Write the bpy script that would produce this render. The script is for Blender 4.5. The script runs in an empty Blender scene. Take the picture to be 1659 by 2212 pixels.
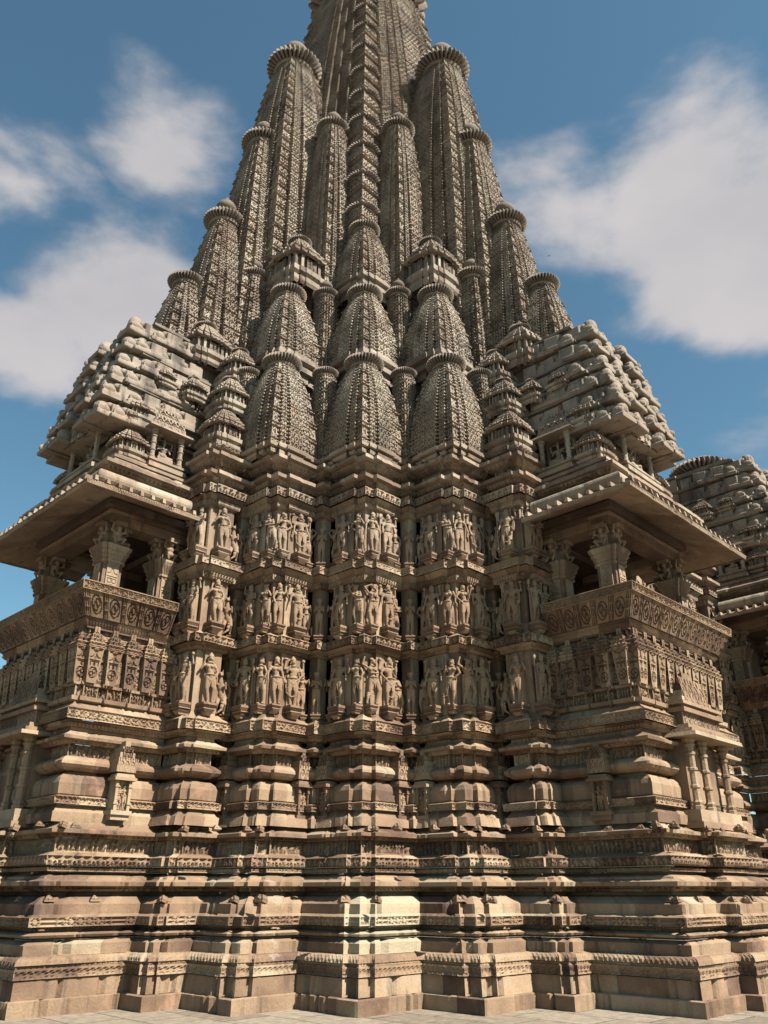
import bpy, bmesh, math, random
import numpy as np
from mathutils import Vector, Matrix
rng = np.random.default_rng(7); random.seed(7)
S = bpy.context.scene
R = math.radians
# ------------------------------------------------------------------ camera, sky, sun
W_PX, H_PX = 1659., 2212.
cd = bpy.data.cameras.new("camera"); cam = bpy.data.objects.new("camera", cd)
S.collection.objects.link(cam); S.camera = cam
cam.location = (0.23, 0, 1.6)
cam.rotation_euler = (R(90 + 25.2), 0, R(-0.6))
cd.sensor_fit = 'VERTICAL'; cd.sensor_height = 24.0; cd.lens = 24.0 * 1748 / H_PX
cd.clip_start = 0.1; cd.clip_end = 5000
SUN_AZ, SUN_EL = R(-35), R(46)          # direction towards the sun (from +x, ccw), elevation
w = bpy.data.worlds.new("World"); S.world = w; w.use_nodes = True
def world():
    nt = w.node_tree; N = nt.nodes; L = nt.links; N.clear()
    out = N.new('ShaderNodeOutputWorld'); bg = N.new('ShaderNodeBackground')
    sky = N.new('ShaderNodeTexSky'); sky.sky_type = 'NISHITA'; sky.sun_disc = False
    sky.sun_elevation = SUN_EL; sky.sun_rotation = math.pi/2 - SUN_AZ
    sky.air_density = 1.0; sky.dust_density = 0.6; sky.ozone_density = 2.0
    tc = N.new('ShaderNodeTexCoord')
    # clouds: noise on the view direction, flattened
    mp = N.new('ShaderNodeMapping'); mp.inputs['Scale'].default_value = (1.0, 1.0, 1.9)
    mp.inputs['Location'].default_value = CLOUD_OFF
    L.new(tc.outputs['Generated'], mp.inputs['Vector'])
    n1 = N.new('ShaderNodeTexNoise'); n1.inputs['Scale'].default_value = 3.4; n1.inputs['Detail'].default_value = 10
    n1.inputs['Roughness'].default_value = .53; n1.inputs['Distortion'].default_value = .15
    L.new(mp.outputs[0], n1.inputs['Vector'])
    # broad cloud banks placed by direction
    acc = None
    for (dx, dy, dz, rad, amp) in CLOUDS:
        d = Vector((dx, dy, dz)).normalized()
        vm = N.new('ShaderNodeVectorMath'); vm.operation = 'DISTANCE'
        sc = N.new('ShaderNodeVectorMath'); sc.operation = 'MULTIPLY'; sc.inputs[1].default_value = (1, 1, 1.7)
        nrm = N.new('ShaderNodeVectorMath'); nrm.operation = 'NORMALIZE'
        L.new(tc.outputs['Generated'], nrm.inputs[0]); L.new(nrm.outputs[0], sc.inputs[0])
        L.new(sc.outputs[0], vm.inputs[0]); vm.inputs[1].default_value = (d.x, d.y, d.z*1.7)
        mr = N.new('ShaderNodeMapRange'); mr.inputs['From Min'].default_value = 0; mr.inputs['From Max'].default_value = rad
        mr.inputs['To Min'].default_value = amp; mr.inputs['To Max'].default_value = 0; mr.interpolation_type = 'SMOOTHSTEP'
        L.new(vm.outputs['Value'], mr.inputs['Value'])
        if acc is None: acc = mr.outputs[0]
        else:
            ad = N.new('ShaderNodeMath'); ad.operation = 'MAXIMUM'; L.new(acc, ad.inputs[0]); L.new(mr.outputs[0], ad.inputs[1]); acc = ad.outputs[0]
    ad = N.new('ShaderNodeMath'); ad.operation = 'ADD'; L.new(acc, ad.inputs[0]); L.new(n1.outputs['Fac'], ad.inputs[1])
    cr = N.new('ShaderNodeMapRange'); cr.inputs['From Min'].default_value = .82; cr.inputs['From Max'].default_value = 1.06
    cr.interpolation_type = 'SMOOTHERSTEP'; L.new(ad.outputs[0], cr.inputs['Value'])
    n2 = N.new('ShaderNodeTexNoise'); n2.inputs['Scale'].default_value = 5; n2.inputs['Detail'].default_value = 4
    L.new(mp.outputs[0], n2.inputs['Vector'])
    cc = N.new('ShaderNodeMixRGB'); cc.inputs[1].default_value = CLOUD_D; cc.inputs[2].default_value = CLOUD_L
    L.new(n2.outputs['Fac'], cc.inputs[0])
    tint = N.new('ShaderNodeMixRGB'); tint.blend_type = 'MULTIPLY'; tint.inputs[0].default_value = 1
    tint.inputs[2].default_value = SKY_TINT; L.new(sky.outputs[0], tint.inputs[1])
    mx = N.new('ShaderNodeMixRGB'); L.new(cr.outputs[0], mx.inputs[0]); L.new(tint.outputs[0], mx.inputs[1]); L.new(cc.outputs[0], mx.inputs[2])
    L.new(mx.outputs[0], bg.inputs['Color']); bg.inputs['Strength'].default_value = SKY_STR
    L.new(bg.outputs[0], out.inputs[0])
CLOUD_OFF = (3.1, 0.4, 1.3); SKY_STR = 0.05
def pdir(px, py):   # direction of a point of the view, for placing the cloud banks in the sky
    v = Vector(((px-829.5)/1748, (1106-py)/1748, -1)); v.rotate(cam.rotation_euler); return tuple(v)
S.cycles.max_bounces = 3; S.cycles.diffuse_bounces = 1
CLOUDS = [pdir(40, 400)+(.32, .56), pdir(330, 360)+(.26, .50), pdir(200, 580)+(.40, .56), pdir(30, 690)+(.28, .50), pdir(1230, 450)+(.30, .53), pdir(1450, 400)+(.34, .55), pdir(1640, 590)+(.30, .55),
          pdir(1620, 380)+(.25, .46), pdir(1590, 950)+(.24, .53), pdir(1650, 1080)+(.3, .5), pdir(1380, 640)+(.2, .3)]
CLOUD_D = (3.5, 3.5, 3.7, 1); CLOUD_L = (5.6, 5.3, 5.3, 1); SKY_TINT = (.88, 1.16, 1.03, 1)
world()
sd = bpy.data.lights.new("sun", 'SUN'); sun = bpy.data.objects.new("sun", sd); S.collection.objects.link(sun)
sd.energy = 5.0; sd.angle = R(.5); sd.color = (1, .93, .82)
dsun = Vector((math.cos(SUN_AZ)*math.cos(SUN_EL), math.sin(SUN_AZ)*math.cos(SUN_EL), math.sin(SUN_EL)))
sun.rotation_euler = dsun.to_track_quat('Z', 'Y').to_euler(); sun.location = (30, -20, 40)
S.view_settings.view_transform = 'Standard'; S.view_settings.look = 'None'
S.view_settings.exposure = 1.38; S.view_settings.gamma = 1

# ------------------------------------------------------------------ materials
def stone(name, warm=1.0, dark=0.0, dirt=1.0, fixed=None):
    m = bpy.data.materials.new(name); m.use_nodes = True; nt = m.node_tree; N = nt.nodes; L = nt.links; N.clear()
    out = N.new('ShaderNodeOutputMaterial'); b = N.new('ShaderNodeBsdfPrincipled'); L.new(b.outputs[0], out.inputs[0])
    b.inputs['Roughness'].default_value = .9; b.inputs['Specular IOR Level'].default_value = .25
    g = N.new('ShaderNodeNewGeometry')
    at = N.new('ShaderNodeAttribute'); at.attribute_name = 'blk'
    sp = N.new('ShaderNodeSeparateXYZ'); L.new(at.outputs['Vector'], sp.inputs[0])
    def noise(scale, det=4, rough=.55, vec=None):
        n = N.new('ShaderNodeTexNoise'); n.inputs['Scale'].default_value = scale; n.inputs['Detail'].default_value = det
        n.inputs['Roughness'].default_value = rough; L.new(vec or g.outputs['Position'], n.inputs['Vector']); return n.outputs['Fac']
    def math_(op, a, bb, clamp=False):
        n = N.new('ShaderNodeMath'); n.operation = op; n.use_clamp = clamp
        for i, v in enumerate((a, bb)):
            if isinstance(v, (int, float)): n.inputs[i].default_value = v
            else: L.new(v, n.inputs[i])
        return n.outputs[0]
    def rng_(v, a, bb, c=0., d=1.):
        n = N.new('ShaderNodeMapRange'); n.inputs['From Min'].default_value = a; n.inputs['From Max'].default_value = bb
        n.inputs['To Min'].default_value = c; n.inputs['To Max'].default_value = d; L.new(v, n.inputs['Value']); return n.outputs[0]
    def mix(f, a, bb, mode='MIX'):
        n = N.new('ShaderNodeMixRGB'); n.blend_type = mode
        for i, v in enumerate((f, a, bb)):
            if isinstance(v, (int, float)): n.inputs[i].default_value = v
            elif isinstance(v, tuple): n.inputs[i].default_value = v + (1,)
            else: L.new(v, n.inputs[i])
        return n.outputs[0]
    # block colour
    v1 = math_('ADD', rng_(sp.outputs[0], 0, 1, .16, .86), math_('MULTIPLY', math_('SUBTRACT', noise(1.3, 3), .5), .9), True)
    rp = N.new('ShaderNodeValToRGB'); cr = rp.color_ramp; L.new(v1, rp.inputs[0])
    low = [(0, (.070, .041, .030)), (.2, (.125, .078, .052)), (.45, (.195, .130, .083)), (.78, (.262, .188, .122)), (1, (.31, .255, .178))] if fixed is None else fixed
    cr.elements[0].position = low[0][0]; cr.elements[0].color = low[0][1]+(1,)
    cr.elements[1].position = low[-1][0]; cr.elements[1].color = low[-1][1]+(1,)
    for p, c in low[1:-1]:
        e = cr.elements.new(p); e.color = c+(1,)
    col = rp.outputs[0]
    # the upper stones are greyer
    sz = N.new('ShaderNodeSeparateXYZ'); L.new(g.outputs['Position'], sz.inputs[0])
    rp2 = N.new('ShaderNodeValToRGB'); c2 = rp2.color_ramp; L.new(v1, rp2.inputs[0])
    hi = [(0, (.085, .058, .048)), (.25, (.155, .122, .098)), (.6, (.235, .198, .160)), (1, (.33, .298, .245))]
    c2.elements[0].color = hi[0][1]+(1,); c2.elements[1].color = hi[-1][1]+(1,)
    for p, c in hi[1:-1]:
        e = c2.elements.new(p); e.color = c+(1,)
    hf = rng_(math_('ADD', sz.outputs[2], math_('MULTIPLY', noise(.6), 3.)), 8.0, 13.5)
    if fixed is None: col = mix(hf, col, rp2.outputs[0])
    # pinkish and ochre patches
    col = mix(rng_(noise(2.7, 3), .60, .72, 0, .35), col, (.42, .235, .165))
    # grey wash and black lichen streaks (stains of the stone)
    mp = N.new('ShaderNodeMapping'); mp.inputs['Scale'].default_value = (1, 1, .35); L.new(g.outputs['Position'], mp.inputs['Vector'])
    st = rng_(noise(1.7, 6, .65, mp.outputs[0]), .53, .67)
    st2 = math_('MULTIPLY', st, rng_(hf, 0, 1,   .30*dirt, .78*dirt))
    col = mix(st2, col, (.075, .066, .058))
    col = mix(rng_(noise(.8, 4), .5, .7, 0, .3), col, mix(1., col, (1.22, 1.2, 1.15), 'MULTIPLY'))
    mp2 = N.new('ShaderNodeMapping'); mp2.inputs['Scale'].default_value = (3.2, 3.2, .30); L.new(g.outputs['Position'], mp2.inputs['Vector'])
    col = mix(rng_(noise(1.6, 5, .6, mp2.outputs[0]), .56, .70, 0, .62*dirt), col, (.045, .038, .033))
    col = mix(rng_(noise(1.1, 5, .6), .66, .70, 0, .55), col, (.30, .245, .19))
    col = mix(rng_(sp.outputs[2], 1., 2.), col, mix(noise(3., 4), (.24, .195, .135), (.36, .31, .22)))
    # fine grain
    fg = noise(38, 5, .7); col = mix(1., col, mix(fg, (.62, .6, .58), (1.34, 1.34, 1.34)), 'MULTIPLY')
    sk = rng_(noise(90, 2, .5), .60, .68, 0, .5); col = mix(sk, col, (.10, .07, .05))
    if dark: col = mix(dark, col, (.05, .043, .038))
    L.new(col, b.inputs['Base Color'])
    bp = N.new('ShaderNodeBump'); bp.inputs['Strength'].default_value = .55; bp.inputs['Distance'].default_value = .02
    L.new(math_('ADD', noise(26, 6, .7), math_('MULTIPLY', noise(5, 4), 1.5)), bp.inputs['Height']); L.new(bp.outputs[0], b.inputs['Normal'])
    return m
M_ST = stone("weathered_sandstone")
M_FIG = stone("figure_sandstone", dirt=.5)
M_DARK = stone("weathered_and_shade_tinted_sandstone", dark=.45)  # on interior surfaces the darkening is shade put into the colour
M_PALE = stone("pale_repaired_sandstone", dirt=.3, fixed=[(0, (.25, .2, .14)), (.5, (.33, .28, .2)), (1, (.42, .37, .29))])

# ------------------------------------------------------------------ helpers
Y0 = 19.17; Q = math.sqrt(.5)
def uv2xy(U, V): return (V-U)*Q, Y0-(U+V)*Q
col = S.collection
def mesh_obj(name, verts, faces, mat, parent=None, blk=None, smooth=False, loc=None):
    me = bpy.data.meshes.new(name)
    verts = np.asarray(verts, np.float32).reshape(-1, 3)
    if isinstance(faces, np.ndarray):
        n, k = faces.shape
        me.vertices.add(len(verts)); me.vertices.foreach_set('co', verts.ravel())
        me.loops.add(n*k); me.loops.foreach_set('vertex_index', faces.astype(np.int32).ravel())
        me.polygons.add(n); me.polygons.foreach_set('loop_start', np.arange(0, n*k, k, dtype=np.int32))
        me.update(calc_edges=True)
    else:
        me.from_pydata([tuple(v) for v in verts], [], faces); me.update()
    nf = len(me.polygons)
    a = me.attributes.new('blk', 'FLOAT_VECTOR', 'FACE')
    if blk is None: blk = np.tile(rng.random(3), (nf, 1))
    blk = np.asarray(blk, np.float32)
    if blk.ndim == 1: blk = np.tile(blk, (nf, 1))
    a.data.foreach_set('vector', blk.ravel())
    me.polygons.foreach_set('use_smooth', np.full(nf, smooth))
    me.materials.append(mat)
    o = bpy.data.objects.new(name, me); col.objects.link(o)
    if parent is not None: o.parent = parent
    if loc is not None: o.location = loc
    return o
def mirror_copy(o, parent, name=None):
    """copy of a mesh object mirrored to the other side of the temple (x -> -x)"""
    me = o.data.copy(); n = len(me.vertices); co = np.empty(n*3, np.float32); me.vertices.foreach_get('co', co)
    co = co.reshape(-1, 3); co[:, 0] *= -1; me.vertices.foreach_set('co', co.ravel()); me.flip_normals(); me.update()
    c = bpy.data.objects.new(name or o.name.split('.')[0], me); col.objects.link(c); c.parent = parent
    L = o.location; c.location = (-L.x, L.y, L.z); c.scale = o.scale
    c.rotation_euler = (o.rotation_euler.x, -o.rotation_euler.y, -o.rotation_euler.z)
    return c
def empty(name, loc, parent=None, **kw):
    o = bpy.data.objects.new(name, None); col.objects.link(o); o.location = loc; o.empty_display_size = .2
    if parent is not None: o.parent = parent
    for k, v in kw.items(): o[k] = v
    return o
class MB:
    """collects simple shapes into one mesh"""
    def __init__(s): s.v = []; s.f = []; s.b = []; s.n = 0
    def add(s, v, f, blk=None):
        v = np.asarray(v, float).reshape(-1, 3); s.v.append(v); b = rng.random(3) if blk is None else blk
        for q in f: s.f.append([i+s.n for i in q]); s.b.append(b)
        s.n += len(v)
    def prism(s, poly, z0, z1, taper=1., c=None, blk=None):
        """poly: list of (x,y) ccw; top scaled by taper about c"""
        p = np.array(poly, float); c = p.mean(0) if c is None else np.array(c); n = len(p)
        t = c+(p-c)*taper
        v = [(x, y, z0) for x, y in p]+[(x, y, z1) for x, y in t]
        f = [[i, (i+1) % n, n+(i+1) % n, n+i] for i in range(n)]+[list(range(n))[::-1], list(range(n, 2*n))]
        s.add(v, f, blk)
    def box(s, U0, U1, V0, V1, z0, z1, taper=1., blk=None):
        """box with its sides on the temple axes"""
        P = [uv2xy(U0, V0), uv2xy(U0, V1), uv2xy(U1, V1), uv2xy(U1, V0)]
        a = sum(P[i][0]*P[(i+1) % 4][1]-P[(i+1) % 4][0]*P[i][1] for i in range(4))
        if a < 0: P = P[::-1]
        s.prism(P, z0, z1, taper, blk=blk)
    def lathe(s, prof, x, y, n=16, blk=None, cap=True):
        v = []; f = []
        for r, z in prof:
            for i in range(n):
                a = 2*math.pi*i/n; v.append((x+r*math.cos(a), y+r*math.sin(a), z))
        for k in range(len(prof)-1):
            for i in range(n): f.append([k*n+i, k*n+(i+1) % n, (k+1)*n+(i+1) % n, (k+1)*n+i])
        if cap: f.append(list(range(n))[::-1]); f.append(list(range((len(prof)-1)*n, len(prof)*n)))
        s.add(v, f, blk)
    def ell(s, c, r, n=12, m=8):
        v = []; f = []; c = np.array(c, float)
        for k in range(m+1):
            ph = math.pi*k/m
            for i in range(n):
                a = 2*math.pi*i/n; v.append(c+np.array(r)*np.array((math.sin(ph)*math.cos(a), math.sin(ph)*math.sin(a), -math.cos(ph))))
        for k in range(m):
            for i in range(n): f.append([k*n+i, k*n+(i+1) % n, (k+1)*n+(i+1) % n, (k+1)*n+i])
        s.add(v, f)
    def cap(s, p0, p1, r0, r1, n=10):
        p0 = Vector(p0); p1 = Vector(p1); d = (p1-p0); L = d.length
        if L < 1e-6: return
        q = d.to_track_quat('Z', 'Y'); v = []; f = []; rows = []
        for a in (-90, -55, -25): rows.append((r0*math.cos(R(a)), r0*math.sin(R(a))))
        rows.append((r0, 0)); rows.append((r1, L))
        for a in (25, 55, 90): rows.append((r1*math.cos(R(a)), L+r1*math.sin(R(a))))
        for rr, h in rows:
            for i in range(n):
                a = 2*math.pi*i/n; p = Vector((max(rr, 1e-4)*math.cos(a), max(rr, 1e-4)*math.sin(a), h)); p.rotate(q); v.append(p+p0)
        for k in range(len(rows)-1):
            for i in range(n): f.append([k*n+i, k*n+(i+1) % n, (k+1)*n+(i+1) % n, (k+1)*n+i])
        f.append(list(range(n))[::-1]); f.append(list(range((len(rows)-1)*n, len(rows)*n)))
        s.add([tuple(x) for x in v], f)
    def build(s, name, mat, parent=None, smooth=False):
        v = np.concatenate(s.v) if s.v else np.zeros((0, 3))
        return mesh_obj(name, v, s.f, mat, parent, np.array(s.b), smooth)

def box8(x0, y0, z0, x1, y1, z1):
    v = [(x, y, z) for z in (z0, z1) for x, y in ((x0, y0), (x1, y0), (x1, y1), (x0, y1))]
    return v, [[0, 1, 2, 3][::-1], [4, 5, 6, 7], [0, 1, 5, 4], [1, 2, 6, 5], [2, 3, 7, 6], [3, 0, 4, 7]]
# ------------------------------------------------------------------ carved patterns (height tiles, 0..1 along the band, 0..1 up it)
TN = 64
gx, gy = np.meshgrid((np.arange(TN)+.5)/TN, (np.arange(TN)+.5)/TN)   # [y, x]
def seg(x, y, x0, y0, x1, y1):
    dx, dy = x1-x0, y1-y0; t = np.clip(((x-x0)*dx+(y-y0)*dy)/(dx*dx+dy*dy+1e-12), 0, 1)
    return np.hypot(x-x0-t*dx, y-y0-t*dy)
def sm(d, w0, w1): return np.clip((w1-d)/(w1-w0), 0, 1)
def t_scroll(frame=True):
    h = np.zeros((TN, TN))
    c = []
    for k in range(48):
        x = k/47; c.append((x, .5+.26*math.sin(2*math.pi*x)))
    for k in range(47): h = np.maximum(h, sm(seg(gx, gy, *c[k], *c[k+1]), .035, .07))
    for cx, cy, s0 in ((.25, .36, 1), (.75, .64, -1)):
        p = None
        for k in range(40):
            a = s0*(k/39*4.2*math.pi)+(-1.2 if s0 > 0 else 1.9); r = .25*(1-k/42)
            q = (cx+r*.95*math.cos(a)*.9, cy+r*1.05*math.sin(a))
            if p:
                for ox in (-1, 0, 1): h = np.maximum(h, sm(seg(gx, gy, p[0]+ox, p[1], q[0]+ox, q[1]), .03, .06))
            p = q
    h = -h
    if frame: h = np.where((gy < .1) | (gy > .9), 0.0, h); h = np.where(((gy > .1) & (gy < .15)) | ((gy > .85) & (gy < .9)), -1, h)
    return h
def t_arcs():
    h = np.zeros((TN, TN))
    for cx in (0, .5, 1):
        for r in (.16, .30, .42):
            d = np.abs(np.hypot(gx-cx, (gy-.12)*.8)-r); h = np.maximum(h, sm(d, .02, .05)*(gy > .12))
    return -h
def t_leaf():
    h = np.full((TN, TN), -1.)
    for cx in (0., 1.): h = np.maximum(h, sm(np.abs(np.hypot((gx-cx), (gy-1.0)*.9)-.5), .06, .10)-1)
    d = np.hypot((gx-.5)/.20, (gy-.38)/.30); h = np.maximum(h, sm(d, .7, 1.1)-1)
    h = np.maximum(h, sm(seg(gx, gy, .5, .1, .3, .75), .05, .09)-1); h = np.maximum(h, sm(seg(gx, gy, .5, .1, .7, .75), .05, .09)-1)
    for cx in (0., 1.): h = np.maximum(h, sm(np.hypot((gx-cx)/.12, (gy-.25)/.22), .7, 1.1)-1)
    h[(gy > .86) | (gy < .06)] = 0
    return h
def t_flower():
    h = np.full((TN, TN), 0.)
    ax, ay = np.abs(gx-.5), np.abs(gy-.5)
    h = np.where((np.abs(ax-ay) < .05), 0, np.where((ax < .42) & (ay < .40) & (np.maximum(ax, ay) > .12), -1., 0))
    h = np.where((ax < .05) | (ay < .05), 0, h); h[(gy < .08) | (gy > .92)] = 0
    return h
def t_dots():
    ax = np.abs(((gx*2) % 1)-.5); ay = np.abs(((gy*2) % 1)-.5)
    return np.where((ax < .3) & (ay < .3), -1., 0)
def t_teeth(): return np.where(gy < 1-2*np.abs(gx-.5)*.95, 0, -1.)*1.0
def t_teethd(): return np.where((1-gy) < 1-2*np.abs(gx-.5)*.95, 0, -1.)
def t_curl():
    d = np.hypot((gx-.5), (gy-.55)*1.0); h = np.where(d < .40, 0., -1.); h = np.where(np.abs(d-.22) < .05, -.7, h)
    h = np.where((gy > .78), 0, h); return h
def t_rope():
    return -np.abs(np.sin((gx+gy*.55)*math.pi))**.6*.9+0
def t_beads(): return -1+np.sqrt(np.clip(1-((gx-.5)/.5)**2-((gy-.5)/.5)**2, 0, 1))
def t_diamond():
    d = np.abs(gx-.5)/.32+np.abs(gy-.5)/.42; h = np.where(d < 1, 0., -1.); h = np.where(d < .45, -.8, h)
    h = np.maximum(h, np.where((gx < .1) | (gx > .9), -.15, -1)); h[(gy < .06) | (gy > .94)] = 0
    return h
def t_people(nf, seed, animal=.25):
    W = 32*nf; X, Y = np.meshgrid((np.arange(W)+.5)/32, (np.arange(TN)+.5)/TN); h = np.full((TN, W), -1.)
    r = random.Random(seed); k = 0
    def put(d, w0, w1, top=0.):
        nonlocal h; h = np.maximum(h, -1+(1+top)*np.sqrt(sm(d, w0*.3, w1)))
    while k < nf:
        if r.random() < animal and k < nf-1:      # elephant or horse with rider
            cx = k+1.0
            put(np.hypot((X-cx)/.62, (Y-.50)/.27), .5, 1.05); put(np.hypot((X-cx-.55)/.30, (Y-.6)/.2), .5, 1.05)
            for lx in (-.42, -.22, .25, .45): put(seg(X, Y, cx+lx, .4, cx+lx+r.uniform(-.08, .08), .05), .05, .11)
            put(seg(X, Y, cx+.72, .6, cx+.8, .15), .03, .09); put(seg(X, Y, cx, .7, cx+.05, .95), .06, .14); k += 2
        else:
            cx = k+.5+r.uniform(-.1, .1); s = r.uniform(-.15, .15)
            put(np.hypot((X-cx-s*.5)/.17, (Y-.88)/.10), .5, 1.05)
            put(seg(X, Y, cx-s*.4, .5, cx+s*.4, .76), .08, .24); 
            put(seg(X, Y, cx-.08, .48, cx-.2+s*.6, .05), .04, .15); put(seg(X, Y, cx+.08, .48, cx+.2+s*.3, .05), .04, .15)
            a = r.uniform(-.5, .9); put(seg(X, Y, cx+.15, .74, cx+.42, .74-.3*a), .03, .10); put(seg(X, Y, cx-.15, .74, cx-.42, .60), .03, .10)
            k += 1
    h[Y < .05] = -.1
    return h
def t_gavak(seed=0):
    """the horseshoe network cut all over the spires"""
    h = np.zeros((TN, TN))
    ring = np.hypot((gx-.5), (gy-.40)); h = np.minimum(h, -sm(np.abs(ring-.30), .03, .065)*(gy > .38))
    h = np.minimum(h, -sm(np.hypot((gx-.5)/1.0, (gy-.36)/1.3), .09, .13))
    h = np.minimum(h, -sm(seg(gx, gy, .5, .86, .5, 1.0), .03, .065))
    for sx in (-1, 1):
        h = np.minimum(h, -sm(np.hypot(gx-.5-sx*.5, gy-.82), .10, .14))
        h = np.minimum(h, -sm(seg(gx, gy, .5+sx*.30, .06, .5+sx*.5, .06), .03, .065))
        h = np.minimum(h, -sm(seg(gx, gy, .5+sx*.5, .18, .5+sx*.5, .42), .03, .065))
    return h
def t_panel():
    """tall pilaster panel: leaf, small scroll box, roundel"""
    h = np.zeros((TN, TN)); y = gy*2.6
    d = np.hypot(gx-.5, y-.75); h = np.minimum(h, -sm(np.abs(d-.38), .025, .06)); h = np.minimum(h, -sm(np.abs(np.hypot(gx-.40, y-.85)-.15), .025, .05)); h = np.minimum(h, -sm(np.abs(np.hypot(gx-.60, y-.65)-.15), .025, .05))
    h = np.where((np.abs(y-1.42) < .16) & (np.abs(gx-.5) < .38) & ~((np.abs(y-1.42) < .12) & (np.abs(gx-.5) < .33)), -1, h)
    h = np.where(np.abs(np.hypot((gx-.5)*1.2, y-1.42)-.09) < .03, -1, h)
    h = np.where((y > 1.66) & (y < 1.72), -1, h)
    h = np.minimum(h, -sm(np.abs(np.hypot(gx-.15, y-2.2)-.30), .025, .06)); h = np.minimum(h, -sm(np.abs(np.hypot(gx-.85, y-2.2)-.30), .025, .06))
    h = np.minimum(h, -sm(seg(gx, y, .5, 1.85, .5, 2.45), .03, .07))
    return np.where((gx < .07) | (gx > .93), 0, h)
def t_circ():
    """sloping balustrade panel: roundel between ringed colonnettes"""
    d = np.hypot((gx-.40)/.27, (gy-.5)/.36); h = np.where(np.abs(d-1) < .08, -1., 0)
    h = np.where(np.abs(np.hypot((gx-.34)/.11, (gy-.58)/.16)-1) < .2, -1, h); h = np.where(np.abs(np.hypot((gx-.46)/.11, (gy-.42)/.16)-1) < .2, -1, h)
    h = np.where((np.abs(gx-.78) < .015) | (np.abs(gx-.88) < .015) | (np.abs(gx-.98) < .015), -1.2, h)
    h = np.where((gx > .79) & ((np.abs(gy-.35) < .03) | (np.abs(gy-.7) < .03)), .6, h)
    h = np.where((gx < .12) & (np.abs(gx-.05) < .012), -1, h)
    return h
T = dict(scroll=t_scroll(), arcs=t_arcs(), leaf=t_leaf(), flower=t_flower(), dots=t_dots(), teeth=t_teeth(), teethd=t_teethd(), curl=t_curl(), rope=t_rope(), beads=t_beads(),
         diamond=t_diamond(), people=t_people(24, 3), people2=t_people(16, 9, .1), gav=t_gavak(), panel=t_panel(), circ=t_circ())
TW = dict(people=24*.085, people2=16*.085)
def sample(tile, tx, ty):
    t = T[tile]; h, w_ = t.shape
    return t[np.clip((ty*h).astype(int), 0, h-1), (tx*w_).astype(int) % w_]

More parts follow.
